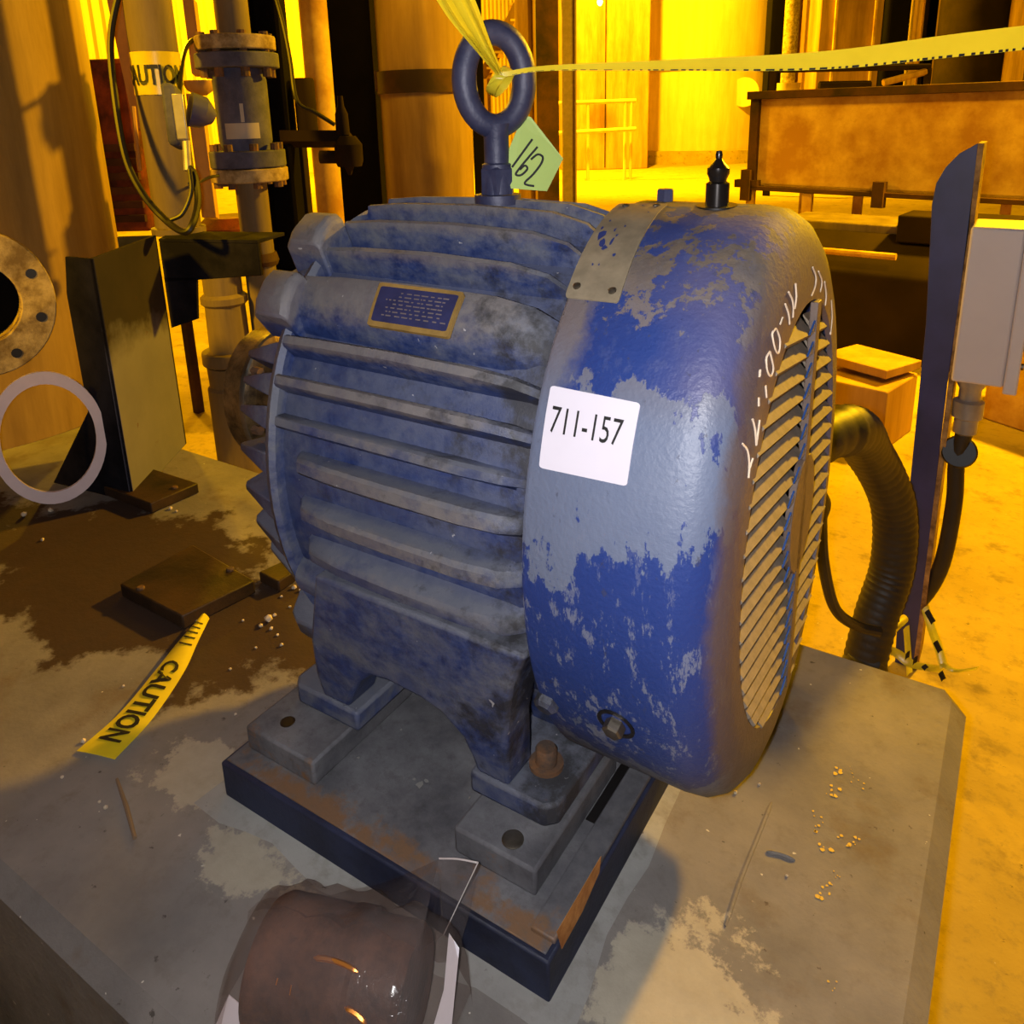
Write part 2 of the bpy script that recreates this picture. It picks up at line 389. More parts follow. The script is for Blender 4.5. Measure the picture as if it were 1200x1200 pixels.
m_steel = plain('worn_steel', rgb(120, 112, 100), .35, .8, .5, 30)
m_hub = rusty('oily_rusty_steel', rgb(130, 104, 66), rgb(52, 40, 28), 14, .35, .5)
m_brass = plain('aged_brass', rgb(196, 160, 92), .4, .5, .35, 30)
m_plate = plain('scuffed_plate', rgb(140, 128, 106), .55, .15, .3, 40)
m_plateblue = plain('plate_blue', rgb(44, 48, 88), .5, 0, .3, 40)
m_etch = plain('plate_lettering', rgb(120, 110, 110), .5, .2)
m_sticker = plain('white_sticker', rgb(206, 202, 214), .35, 0, .05)
m_ink = plain('black_ink', rgb(14, 13, 14), .6, 0, .1)
m_chalk = plain('pale_paint_marker', rgb(225, 205, 180), .7, 0, .1)
m_eye = plain('dark_blue_eyebolt', rgb(62, 64, 88), .5, .1, .35, 30, .15, rgb(42, 46, 74))
m_black = plain('black_iron', rgb(26, 24, 24), .45, .2, .3)
m_zerk = plain('greasy_black_steel', rgb(46, 42, 40), .25, .6, .3)
m_tag = plain('green_card', rgb(172, 196, 104), .6, 0, .08)
m_tape = plain('yellow_plastic_tape', rgb(222, 200, 40), .3, 0, .15, 18)
m_tape2 = plain('translucent_yellow_tape', rgb(216, 198, 48), .25, 0, .12, 18)
for mt in (m_tape, m_tape2):
    nt = mt.node_tree; out_ = [n for n in nt.nodes if n.type == 'OUTPUT_MATERIAL'][0]; bs_ = nt.nodes['Principled BSDF']
    tl_ = N(nt, 'ShaderNodeBsdfTranslucent'); tl_.inputs[0].default_value = rgb(226, 226, 60); ms_ = N(nt, 'ShaderNodeMixShader'); ms_.inputs[0].default_value = .18
    nt.links.new(bs_.outputs[0], ms_.inputs[1]); nt.links.new(tl_.outputs[0], ms_.inputs[2]); nt.links.new(ms_.outputs[0], out_.inputs[0])
m_col = streaked('buff_painted_steel', rgb(152, 124, 66), rgb(112, 86, 42))
m_pipe = streaked('grimy_grey_pipe', rgb(122, 106, 76), rgb(84, 70, 50))
m_flange = rusty('buff_flange', rgb(170, 150, 110), rgb(110, 90, 58), 20)
m_valve = rusty('blue_grey_paint', rgb(84, 84, 108), rgb(58, 58, 78), 10)
m_gasket = plain('pale_pink_gasket', rgb(226, 204, 204), .8, 0, .08, 20)
m_brk = rusty('black_stained_steel', rgb(38, 36, 42), rgb(16, 15, 20), 4, .9)
m_brk.node_tree.nodes['Principled BSDF'].inputs['Specular IOR Level'].default_value = .08
m_brkgrey = rusty('dull_grey_steel', rgb(176, 162, 164), rgb(120, 110, 114), 5)
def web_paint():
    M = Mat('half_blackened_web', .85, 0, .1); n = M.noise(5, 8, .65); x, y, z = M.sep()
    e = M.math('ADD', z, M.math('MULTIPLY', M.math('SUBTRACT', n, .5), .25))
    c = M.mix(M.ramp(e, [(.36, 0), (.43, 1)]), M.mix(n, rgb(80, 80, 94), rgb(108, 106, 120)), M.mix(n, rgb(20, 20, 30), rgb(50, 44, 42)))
    c = M.mix(M.ramp(M.noise(26, 6, .7), [(.66, 0), (.72, .8)]), c, rgb(70, 36, 26))
    M.col(c); return M.m
m_web = web_paint()
m_oilplate = rusty('oil_soaked_steel', rgb(60, 42, 26), rgb(28, 20, 14), 7, .55)
m_hose = plain('black_rubber', rgb(44, 38, 32), .55, 0, .35, 20, .1)
m_post = plain('navy_steel', rgb(60, 62, 112), .5, 0, .35, 8, .05)
m_postlip = rusty('orange_lit_edge', rgb(190, 150, 90), rgb(110, 80, 44), 20)  # orange lamp light on the post's side leg, put into its colour
m_box = plain('grey_enamel', rgb(214, 206, 206), .5, 0, .06, 6)
m_alu = plain('cast_aluminium', rgb(170, 166, 164), .4, .5, .25, 20)
m_rust = rusty('rust_brown_plate', rgb(200, 166, 84), rgb(156, 114, 50), 3)
m_rustdark = rusty('dark_rust', rgb(74, 46, 22), rgb(36, 22, 12), 3)
m_dark = plain('dark_machine', rgb(40, 30, 20), .9, 0, .4, 3, spec=.08)
m_vdark = plain('black_steel', rgb(14, 12, 11), .9, 0, .3, 5, spec=.05)
m_tank = streaked('pale_tank_shell', rgb(214, 190, 140), rgb(196, 168, 116))
m_wall = streaked('corrugated_sheet', rgb(200, 170, 120), rgb(180, 150, 100))
m_tan = streaked('tan_steel', rgb(170, 134, 86), rgb(130, 98, 56))
m_red = rusty('rusty_red_machine', rgb(120, 56, 24), rgb(60, 28, 14), 8)
m_wood = streaked('crate_wood', rgb(190, 150, 80), rgb(150, 112, 54))
m_paper = plain('white_paper', rgb(232, 228, 236), .7, 0, .04)
m_label = plain('paper_label', rgb(170, 160, 148), .7, 0, .15)
m_flame = emit('sodium_globe', (1.0, .62, .12, 1), 14)
m_splint = plain('grey_brown_wood', rgb(126, 104, 80), .8)
m_stone = plain('pale_crumb', rgb(205, 186, 160), .85, 0, .25, 60)
m_fleck = plain('bare_blue_paint', rgb(46, 84, 150), .5)
m_bag = thin_plastic('clear_bag_film', (.86, .82, .80, 1), (.30, .26, .25, 1), .13)
m_seam = plain('shiny_film_edge', rgb(220, 214, 214), .15)
m_ring = plain('copper_glint_scratch', rgb(220, 140, 60), .3, .8, .2)  # copper slivers that model the orange glints on the bushing

# ================================================================== THE SETTING
FZ = -0.55
build('floor', MB().box((-34, -9, FZ - .1), (14, 36, FZ)), m_floor, kind='structure', origin=(0, 0, FZ))
def corrugated(a, b, z0, z1, pitch, depth):
    a, b = Vector(a), Vector(b); d = (b - a); L = d.length; d.normalize(); nrm = Vector((-d.y, d.x, 0)); rows = [[], []]
    n = int(L / pitch)
    for i in range(n + 1):
        for fr, o in ((0, 0), (.3, 0), (.5, depth), (.8, depth)):
            p = a + d * min((i + fr) * pitch, L) + nrm * o
            rows[0].append(Vector((p.x, p.y, z0))); rows[1].append(Vector((p.x, p.y, z1)))
    return MB().grid(rows)
build('wall_left', corrugated((-17, -8, 0), (-17, 34, 0), FZ, 12, .26, .05), m_wall, kind='structure', smooth=0, origin=(0, 0, FZ))
build('wall_back', corrugated((14, 33.5, 0), (-17, 33.5, 0), FZ, 12, .3, .05), m_tan, kind='structure', smooth=0, origin=(0, 0, FZ))
build('ceiling', MB().box((-17.2, -9, 12), (14, 34, 12.2)), m_dark, kind='structure', origin=(0, 0, 12))

# ------------------------------------------------------------------ the concrete plinth
pl = thing('concrete_plinth', (-1.6, .78, FZ), 'grey brown oil stained concrete plinth with a sloping edge, carrying the blue motor', 'plinth')
c = .022
mb = MB()
def pl_ring(inset, z): return [Vector((-3.3, .29 + inset, z)), Vector((-.0 + .022 - inset, .29 + inset, z)), Vector((.022 - inset, 1.262 - .022, z)), Vector((.022 - inset - .014, 1.262, z)) if inset < .01 else Vector((-.012, 1.262, z)), Vector((-3.3, 1.262, z))]
mb.grid([pl_ring(0, FZ), pl_ring(0, -.02), pl_ring(.022, 0)], True)
n = 5; mb.f.append(tuple(range(10, 15)))
slab = build('slab', mb, m_plinth, pl, smooth=0)
# grout bed round the base frame
mb = MB()
import itertools
def wob(i, s): return (math.sin(i * 1.7 + s) + math.sin(i * .63 + s * 2)) * .006
out = []; inn = []
cor = [(-.86, .497), (-.29, .497), (-.29, 1.23), (-.86, 1.23)]; ci = [(-.83, .532), (-.318, .532), (-.318, 1.19), (-.83, 1.19)]
for s in range(4):
    a, b = cor[s], cor[(s + 1) % 4]; a2, b2 = ci[s], ci[(s + 1) % 4]
    for k in range(12):
        t = k / 12
        out.append(Vector((a[0] + (b[0] - a[0]) * t + wob(k, s), a[1] + (b[1] - a[1]) * t + wob(k, s + 3), .0003)))
        inn.append(Vector((a2[0] + (b2[0] - a2[0]) * t, a2[1] + (b2[1] - a2[1]) * t, .003)))
build('grout_bed', mb.grid([out, inn], True), m_grout, pl)
# trowel ridges and yellow paint flecks
for pts in (((850, 1085), (868, 1030), (890, 975), (904, 940)), ((898, 998), (914, 1001), (932, 1008))):
    path = [onz(u, v, .001) for u, v in pts]
    build('mortar_ridge', MB().tube(curve(path, 4), [.0012] + [.003] * (4 * (len(pts) - 1) - 1) + [.0012], 6), m_plinth, pl)
mb = MB()
for (u, v, k) in ((983, 905, 9), (978, 928, 8), (970, 932, 6), (1005, 920, 5), (958, 958, 5), (962, 972, 8), (990, 985, 10), (968, 995, 9), (1000, 988, 6), (972, 1040, 7), (966, 1052, 8), (980, 1028, 4), (973, 1155, 4), (1000, 905, 3)):
    for j in range(4):
        p = onz(u + random.uniform(-8, 8), v + random.uniform(-7, 7), 0); r = k * .00042 * random.uniform(.4, 1.1)
        mb.prism([(p.x + r * math.cos(a) * random.uniform(.5, 1.2), p.y + r * math.sin(a) * random.uniform(.5, 1.2), .0004) for a in [i * 1.047 for i in range(6)]], (0, 0, .0006))
build('paint_flecks', mb, plain('yellow_paint', rgb(204, 166, 64), .7), pl, kind='stuff', smooth=0, plabel='flecks of yellow paint')

# ------------------------------------------------------------------ motor base frame
bs = thing('motor_base_frame', (-.57, .87, 0), 'dark blue steel base frame with two slide rails grouted onto the concrete plinth', 'base frame')
build('frame', MB().box((-.832, .527, .001), (-.315, 1.2, .058)), m_base, bs, bevel=.003)
build('deck_plate', MB().box((-.826, .533, .058), (-.322, 1.195, .0605)), m_basetop, bs, bevel=.001)
rail = build('slide_rail', MB().box((-.817, .562, .0605), (-.687, 1.18, .098)), m_basetop, bs, bevel=.004)
r2 = build('slide_rail', MB().box((-.474, .58, .0605), (-.362, .79, .098)), m_basetop, bs, bevel=.004)
build('slide_rail', MB().box((-.474, .95, .0605), (-.362, 1.18, .098)), m_basetop, bs, bevel=.004)
mbx = MB()
for (u, v, k) in ((492, 920, 9), (500, 915, 5), (485, 913, 4), (470, 855, 3), (420, 888, 3), (550, 935, 3), (436, 853, 4)):
    p = onz(u, v, .061); q_ = k * .0006
    mbx.prism([(p.x + q_ * math.cos(a) * random.uniform(.5, 1.3), p.y + q_ * math.sin(a) * random.uniform(.5, 1.3), .0607) for a in [i * .9 for i in range(7)]], (0, 0, .0008))
build('dried_splashes', mbx, m_grout, bs, kind='stuff', smooth=0)
build('edge_strip', MB().box((-.348, .545, .0605), (-.318, .80, .068)), m_basetop, bs, bevel=.002)
build('edge_strip', MB().box((-.348, .80, .0605), (-.318, 1.195, .075)), m_basetop, bs, bevel=.002)
build('scraped_edge', MB().prism([onx(u, v, -.3148) for u, v in ((652, 1092), (672, 1058), (704, 1003), (702, 1022), (682, 1068), (658, 1112))], (.0006, 0, 0)), m_scrape, bs, smooth=0, plabel='rusty scraped patch')
build('slot', MB().box((-.362, .70, .0605), (-.349, .86, .0615)), m_black, bs, plabel='dark adjusting slot')
def plug(u, v, parent):
    p = onz(u, v, .098); return build('rail_screw', MB().lathe_z((p.x, p.y, .094), [(.013, 0), (.013, .005), (.011, .0062)], 16), m_steel, parent)
plug(601, 984, r2)
p = onz(337, 846, .098)
build('bolt_hole', MB().lathe_z((p.x, p.y, .0935), [(.010, 0), (.0105, .005)], 16), m_black, rail, plabel='open bolt hole')

# ================================================================== THE MOTOR
mo = thing('electric_motor', (-.58, YC, .098), 'big dusty blue electric motor with ribbed body and peeling round fan cover', 'electric motor')
# core
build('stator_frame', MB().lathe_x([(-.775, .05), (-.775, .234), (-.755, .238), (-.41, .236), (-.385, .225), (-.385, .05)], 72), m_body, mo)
prof = [(-.768, .240), (-.760, .262), (-.70, .266), (-.58, .268), (-.47, .265), (-.425, .256), (-.40, .240), (-.392, .234)]
prof_s = [(-.735, .238), (-.715, .258), (-.66, .264), (-.58, .266), (-.47, .264), (-.42, .258), (-.40, .246), (-.392, .234)]
def fin(th, half, pr, seam=True):
    mb = MB(); rows = []
    for i, (x, r) in enumerate(pr):
        w = math.degrees(half / .265); wr = w * 1.7
        jog = 0.0025 * (1 if x > -.57 else 0)
        rows.append([P(x, .228, th - wr), P(x, r - .004, th - w), P(x, r, th - w * .6 + jog * 100), P(x, r, th + w * .6 + jog * 100), P(x, r - .004, th + w), P(x, .228, th + wr)])
    mb.grid(rows)
    mb.f.append((0, 1, 2, 3, 4, 5)); k = 6 * (len(pr) - 1); mb.f.append((k + 5, k + 4, k + 3, k + 2, k + 1, k))
    return mb
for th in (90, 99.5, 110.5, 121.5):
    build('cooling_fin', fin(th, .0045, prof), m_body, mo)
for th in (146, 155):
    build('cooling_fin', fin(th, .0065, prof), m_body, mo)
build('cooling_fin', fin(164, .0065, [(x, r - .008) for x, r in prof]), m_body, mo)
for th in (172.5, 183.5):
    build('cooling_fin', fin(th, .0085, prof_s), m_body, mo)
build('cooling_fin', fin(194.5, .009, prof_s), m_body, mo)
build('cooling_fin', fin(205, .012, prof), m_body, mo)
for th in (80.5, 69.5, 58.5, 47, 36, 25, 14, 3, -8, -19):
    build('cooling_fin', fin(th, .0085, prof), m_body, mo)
# broad pad that carries the brass plate
mb = MB(); rows = []
for x, r in prof:
    rows.append([P(x, .228, 127)] + [P(x, r + dr, a) for a, dr in ((129, -.006), (130, 0), (132, .002), (134.5, .0015), (137, -.001), (139.5, -.008), (141.5, -.022))] + [P(x, .226, 143.5)])
mb.grid(rows); mb.f.append(tuple(range(9))); k = 9 * (len(prof) - 1); mb.f.append(tuple(k + i for i in range(8, -1, -1)))
build('plate_pad', mb, m_body, mo)
# --- drive end: end shield with lugs, ribs, shaft and coupling half
build('end_shield', MB().lathe_x([(-.762, .05), (-.762, .250), (-.768, .256), (-.778, .252), (-.792, .238), (-.798, .225), (-.806, .16), (-.85, .11), (-.88, .09), (-.88, .05)], 72), m_body, mo)
for a in (45, 118, 137, 225, 315):
    mb = MB(); w = 5.5
    rows = [[P(x, .235, a - w * 1.2), P(x, r, a - w), P(x, r + .006, a - w * .4), P(x, r + .006, a + w * .4), P(x, r, a + w), P(x, .235, a + w * 1.2)] for x, r in ((-.752, .270), (-.76, .277), (-.80, .277), (-.815, .268))]
    mb.grid(rows); mb.f.append(tuple(range(6))); mb.f.append(tuple(23 - i for i in range(6)))
    build('bolt_lug', mb, m_body, mo, bevel=.003)
for a in (112, 124, 136, 148.5, 156, 164, 175, 187, 199, 211, 225, 240, 255, 270, 285, 300, 315, 330, 345, 0, 15, 30, 45, 60, 75, 90):
    mb = MB(); w = 1.9
    sec = [(-.78, .248, 1.5), (-.80, .243, 1.3), (-.864, .222, .5), (-.872, .214, .4), (-.862, .13, .9), (-.79, .11, 1.6)]
    lo = [P(x, r, a - w * s) for x, r, s in sec]; hi = [P(x, r, a + w * s) for x, r, s in sec]; n = len(sec)
    mb.add(lo + hi, [tuple(range(n))[::-1], tuple(range(n, 2 * n))] + [(i, (i + 1) % n, n + (i + 1) % n, n + i) for i in range(n)])
    build('shield_rib', mb, m_body, mo, bevel=.002)
build('shaft', MB().lathe_x([(-.80, .0), (-.80, .04), (-1.095, .04), (-1.10, .036), (-1.10, .0)], 32), m_steel, mo)
hub = build('coupling_half', MB().lathe_x([(-.96, .045), (-.96, .062), (-1.02, .064), (-1.025, .083), (-1.03, .088), (-1.072, .088), (-1.076, .085), (-1.076, .045)], 48, True), m_hub, mo)
build('coupling_rim', MB().lathe_x([(-1.021, .0875), (-1.024, .0895), (-1.031, .0895), (-1.031, .0875)], 48, True), m_steel, hub, plabel='bright turned rim')
for a in range(20, 380, 60):
    q = P(-1.02, .075, a); build('coupling_bolt', MB().lathe_dir(q, (1, 0, 0), [(.008, -.005), (.008, .012)], 6), m_bolt, hub)
# --- terminal box on the far side
tbx = build('terminal_box', MB().box((-.62, 1.13, .32), (-.30, 1.30, .62)), m_body, mo, bevel=.008)
build('terminal_box_lid', MB().box((-.63, 1.30, .31), (-.29, 1.315, .63)), m_body, tbx, bevel=.004)
# --- feet
def feet(sgn):
    Y = lambda y: YC + sgn * (y - YC)
    outl = [(-.700, .345), (-.386, .345), (-.408, .295), (-.424, .22), (-.431, .129), (-.478, .129), (-.482, .15), (-.492, .18), (-.52, .205), (-.55, .214), (-.60, .217), (-.63, .212), (-.655, .19), (-.675, .16), (-.69, .129), (-.738, .129), (-.742, .17), (-.735, .23)]
    def yy(z): return .608 + .028 * max(0, (.335 - z) / .21) ** 1.2
    f = [Vector((x, Y(yy(z)), z)) for x, z in outl]; b = [Vector((x, Y(yy(z) + .055 + .10 * max(0, (z - .2)) ), z)) for x, z in outl]
    n = len(f); mb = MB().add(f + b, [tuple(range(n)), tuple(range(n, 2 * n))[::-1]] + [(i, n + i, n + (i + 1) % n, (i + 1) % n) for i in range(n)])
    bm = bmesh.new(); build('foot_skirt', mb, m_body, mo, bevel=.006, seg=3)
    for x0, x1, bx, wx0, wx1, ch in ((-.487, -.368, -.410, -.47, -.385, 1), (-.800, -.672, -.755, -.77, -.70, -1)):
        cx = .014
        poly = [(x0, .632), (x1 - cx, .632), (x1, .646), (x1, .80), (x0, .80)] if ch > 0 else [(x0 + cx, .632), (x1, .632), (x1, .80), (x0, .80), (x0, .646)]
        pad = build('foot', MB().prism([(x, Y(y), .0985) for x, y in poly], (0, 0, .031)), m_body, mo, bevel=.005)
        build('foot_web', MB().prism([(wx0, Y(.752), .125), (wx1, Y(.752), .125), (wx1, Y(.70), .33), (wx0, Y(.70), .33)], (0, sgn * .05, 0)), m_body, mo, bevel=.004)
        bl = build('mounting_bolt', MB().lathe_z((bx, Y(.688), .1295), [(.0215, 0), (.0215, .005), (.0135, .0052), (.0135, .024), (.0115, .027)], 18, 1.0), m_bolt, mo)
feet(1); feet(-1)
# --- fan cover
fp = [(-.382, .256), (-.384, .266), (-.378, .270), (-.24, .270), (-.218, .2675), (-.202, .259), (-.191, .245), (-.185, .229), (-.1825, .212), (-.182, .194), (-.188, .192), (-.199, .24), (-.24, .262), (-.382, .256)]
FR = .270
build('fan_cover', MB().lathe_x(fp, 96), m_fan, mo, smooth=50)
build('fan_backing', MB().lathe_x([(-.30, .0), (-.30, .255), (-.296, .255), (-.296, .0)], 48), m_base, mo)
# grille: two columns of louvre slats between vertical bars
GY = YC + .018; GR = .196
def chord(zs): return math.sqrt(max(0, GR * GR - zs * zs))
bar = YC + .032
build('grille_bar', MB().box((-.186, bar - .009, ZC - K * .19), (-.1775, bar + .009, ZC + K * .19)), m_grill, mo, bevel=.001)
hb = MB(); hp = [(bar + .056 * math.cos(a), ZC - .01 + .075 * math.sin(a)) for a in [i * math.pi / 8 for i in range(16)]]
hb.prism([(-.186, y, z) for y, z in hp], (.0085, 0, 0)); build('grille_centre_disc', hb, m_grill, mo, bevel=.001)
tilt = -.10
slat_mesh = []
def slat(y0, y1, zc_):
    zl = lambda y: zc_ + (y - bar) * tilt * K
    t = .0165
    mb = MB()
    mb.hexa([(-.197, y0, zl(y0) + .004), (-.197, y1, zl(y1) + .004), (-.1835, y1, zl(y1) - t), (-.1835, y0, zl(y0) - t),
             (-.197, y0, zl(y0) + .0065), (-.197, y1, zl(y1) + .0065), (-.180, y1, zl(y1) - t + .005), (-.180, y0, zl(y0) - t + .005)])
    return mb
k = 0; zz = -.180
while zz < .186:
    ch = chord(zz); zc_ = ZC + K * zz
    inner = max(.010, .056 * math.sqrt(max(0, 1 - ((K * zz + .01) / .075) ** 2)))
    for y0, y1 in ((YC + .0 - ch, bar - inner), (bar + inner, YC + ch)):
        if y1 - y0 > .02:
            sl = build('louvre_slat', slat(y0, y1, zc_), m_slat, mo, smooth=0)
            if y0 > bar: continue
            zl = zc_ + (y1 - bar) * tilt * K
            build('slat_end', MB().prism([(-.1805, y1, zl + .003), (-.1805, y1, zl - .010), (-.1805, y1 - .024, zl - .008)], (.0022, 0, 0)), m_fleck, sl, smooth=0, plabel='bare blue end of the slat')
    zz += .0185
# bolts and fittings on the cover
q = cyl(722, 848, FR); pt = P(q[0], FR, q[1]); nrm = (Vector((0, math.cos(math.radians(q[1])), math.sin(math.radians(q[1])) / K))).normalized()
rc = build('cover_bolt_recess', MB().lathe_dir(pt, nrm, [(.021, -.006), (.021, .0015), (.017, .0015), (.016, -.004)], 20), m_black, mo)
build('cover_bolt', MB().lathe_dir(pt, nrm, [(.011, -.004), (.011, .011), (.009, .013)], 6), m_steel, rc)
q = cyl(655, 828, FR); pt = P(-.372, FR, q[1]); build('cover_bolt', MB().lathe_dir(pt, (0, math.cos(math.radians(q[1])), math.sin(math.radians(q[1]))), [(.014, -.01), (.014, .006), (.010, .01)], 6), m_body, mo)
pt = P(-.352, FR, 88); build('cover_bolt', MB().lathe_dir(pt, (0, 0, 1), [(.010, -.01), (.010, .012), (.009, .014)], 6), m_eye, mo)
q = cyl(840, 241, FR); pt = P(q[0], FR, q[1])
gz = build('grease_fitting', MB().lathe_z(pt - Vector((0, 0, .012)), [(.0125, 0), (.0125, .036), (.009, .038), (.0095, .041), (.0118, .046), (.0118, .052), (.006, .058), (.0035, .062), (.0038, .066), (.003, .070), (.001, .0705)], 20), m_zerk, mo)
build('grease_hole', MB().lathe_dir(pt, nrm * 0 + Vector((0, math.cos(math.radians(q[1])), math.sin(math.radians(q[1])) / K)), [(.022, -.004), (.022, .0008)], 24), m_black, gz)
# --- plates and stickers laid on the round
def patch(corners, r, nx=8, ny=8):          # four pixels (tl, tr, br, bl) -> surface function of s, t in 0..1 (t from top)
    c_ = [cyl(u, v, r) for u, v in corners]
    def fn(s, t, lift=0.0):
        x = (c_[0][0] * (1 - s) + c_[1][0] * s) * (1 - t) + (c_[3][0] * (1 - s) + c_[2][0] * s) * t
        a = (c_[0][1] * (1 - s) + c_[1][1] * s) * (1 - t) + (c_[3][1] * (1 - s) + c_[2][1] * s) * t
        return P(x, r + lift, a)
    return fn
def sheet(fn, th, nx=8, ny=10, corner=.04):
    mb = MB()
    def g(s, t):
        return s, t
    ts = [0, .008, .02, .04, .06] + [.06 + .88 * j / ny for j in range(1, ny)] + [.94, .96, .98, .992, 1]
    def ins(t):
        d_ = min(t, 1 - t); cr_ = corner
        return 0 if d_ >= cr_ else cr_ - math.sqrt(max(0, cr_ * cr_ - (cr_ - d_) ** 2))
    top = [[fn(ins(t) + (1 - 2 * ins(t)) * i / nx, t, th) for i in range(nx + 1)] for t in ts]; bot = [[fn(ins(t) + (1 - 2 * ins(t)) * i / nx, t, 0) for i in range(nx + 1)] for t in ts]
    mb.grid(top); mb.grid(bot)
    per = lambda g_: g_[0] + [r[-1] for r in g_[1:]] + g_[-1][-2::-1] + [r[0] for r in g_[-2:0:-1]]
    mb.grid([per(top), per(bot)], True); return mb
def text_on(s, fn, box, lift):
    v, f = text_shape(s); s0, t0, s1, t1 = box
    return MB().add([fn(s0 + (s1 - s0) * a, t1 + (t0 - t1) * b, lift) for a, b in v], f)
fn = patch(((646, 452), (751, 473), (735, 570), (632, 548)), FR)
st = build('asset_sticker', sheet(fn, .0009), m_sticker, mo, plabel='white sticker printed 711-157')
build('sticker_print', text_on('711-157', fn, (.07, .24, .87, .56), .0012), m_ink, st, smooth=0)
fn = patch(((726, 240), (783, 240), (725, 356), (662, 349)), FR)
np_ = build('rating_plate', sheet(fn, .0012), m_plate, mo, plabel='scuffed bare metal rating plate')
for s, t in ((.16, .92), (.83, .93), (.2, .06), (.82, .06)):
    pt = fn(s, t, .001); d = (fn(s, t, .01) - pt).normalized()
    build('drive_screw', MB().lathe_dir(pt, d, [(.0045, -.001), (.0042, .0015), (.002, .0025)], 10), m_steel, np_)
mb = MB()
for (s, t, w, h) in ((.2, .5, .16, .10), (.3, .58, .14, .09), (.46, .56, .07, .09), (.38, .62, .12, .05), (.12, .42, .06, .04), (.55, .40, .05, .03), (.8, .20, .05, .02), (.85, .12, .05, .02), (.62, .68, .07, .03), (.4, .44, .04, .04), (.3, .76, .04, .02), (.42, .76, .03, .02), (.55, .06, .05, .03), (.5, .50, .05, .03), (.18, .33, .05, .03)):
    n = 7; pts = []
    for i in range(n):
        a = 2 * math.pi * i / n; k_ = random.uniform(.6, 1.2); pts.append(fn(s + w * .5 * k_ * math.cos(a), t + h * .5 * k_ * math.sin(a), .00145))
    mb.add(pts, [tuple(range(n))])
build('paint_remnants', mb, plain('old_blue_paint', rgb(40, 56, 116), .5), np_, kind='stuff', smooth=0)
fn = patch(((447, 334), (546, 346), (527, 398), (432, 383)), .270)
bp = build('brass_plate', sheet(fn, .004, 6, 4), m_brass, mo, plabel='brass edged blue plate with worn lettering')
f2 = lambda s, t, l=0: fn(.04 + .92 * s, .09 + .80 * t, l)
build('plate_face', sheet(lambda s, t, l=0: f2(s, t, l + .0038), .0006, 6, 4), m_plateblue, bp)
mb = MB()
for j in range(7):
    s = .12 + random.uniform(0, .2)
    while s < .9:
        w = random.uniform(.02, .09); t = .14 + j * .11
        mb.add([f2(s, t, .0047), f2(s + w, t, .0047), f2(s + w, t + .035, .0047), f2(s, t + .035, .0047)], [(0, 1, 2, 3)]); s += w + random.uniform(.01, .05)
build('plate_lettering', mb, m_etch, bp, kind='stuff', smooth=0)
# --- lifting eye
EX, EY = -.577, YC
ez0 = ZC + K * .262
ey = build('lifting_eye', MB().lathe_z((EX, EY, ez0), [(.030, 0), (.030, .012), (.021, .013), (.019, .050), (.016, .052), (.016, .085), (.02, .10)], 24), m_eye, mo)
mb = MB(); rows = []
cz = ez0 + .152; fd = Vector((.84, .54, 0)).normalized() if False else Vector((.92, -.40, 0)).normalized()
fd = Vector((.60, .80, 0)).normalized(); 
for i in range(40):
    a = 2 * math.pi * i / 40; cdir = fd * math.cos(a) + Vector((0, 0, 1)) * math.sin(a)
    ctr = Vector((EX, EY, cz)) + fd * .0395 * math.cos(a) + Vector((0, 0, .0555 * math.sin(a)))
    nrm2 = fd.cross(Vector((0, 0, 1)))
    rr = .0155
    rows.append([ctr + cdir * rr * math.cos(b) + nrm2 * rr * math.sin(b) for b in [2 * math.pi * j / 14 for j in range(14)]])
rows.append(rows[0]); mb.grid(rows, True)
build('eye_ring', mb, m_eye, ey)
build('hex_collar', MB().lathe_z((EX, EY, ez0 + .010), [(.0225, 0), (.0225, .034), (.020, .037)], 6), m_eye, ey, smooth=0)
# --- paint marker writing round the shoulder of the cover
def shoulder(u, v):
    for r in (.262, .25, .235, .22, .205):
        pass
    best = None
    d = ray(u, v)
    # march the sight line to the cover
    for i in range(4000):
        t = .6 + i * .0002; p = CAM + d * t; r = math.hypot(p.y - YC, (p.z - ZC) / K)
        # profile radius at this x
        x = p.x
        if x < -.384: continue
        pr = None
        for (xa, ra), (xb, rb) in zip(fp[2:9], fp[3:10]):
            if xa <= x <= xb: pr = ra + (rb - ra) * (x - xa) / (xb - xa)
        if pr is not None and r <= pr + .0012: return p - d.normalized() * .0006
    return None
glyphs = [[(870, 520), (876, 528), (878, 545), (877, 560)], [(882, 537), (878, 550)], [(882, 491), (885, 505), (886, 522)], [(890, 492), (888, 508), (886, 522)],
          [(889, 466), (889, 476)], [(897, 452), (898, 466)], [(891, 433), (890, 442)],
          [(902, 412), (898, 420), (899, 434), (903, 441), (906, 432), (904, 420), (902, 412)], [(909, 385), (905, 392), (908, 408), (912, 414), (914, 400), (911, 388), (909, 385)],
          [(917, 372), (914, 380)], [(920, 356), (924, 368), (925, 380)], [(924, 342), (929, 354), (929, 372)], [(932, 332), (933, 348), (931, 362)],
          [(952, 313), (956, 324), (955, 336), (951, 346)], [(959, 318), (963, 330), (961, 342)], [(966, 330), (968, 345), (967, 358)], [(974, 352), (975, 372), (973, 392)]]
for gl in glyphs:
    pts = [shoulder(u, v) for u, v in gl]; pts = [p for p in pts if p]
    if len(pts) >= 2: build('marker_stroke', MB().tube(curve(pts, 3) if len(pts) > 2 else pts, .0011, 5), m_chalk, mo)

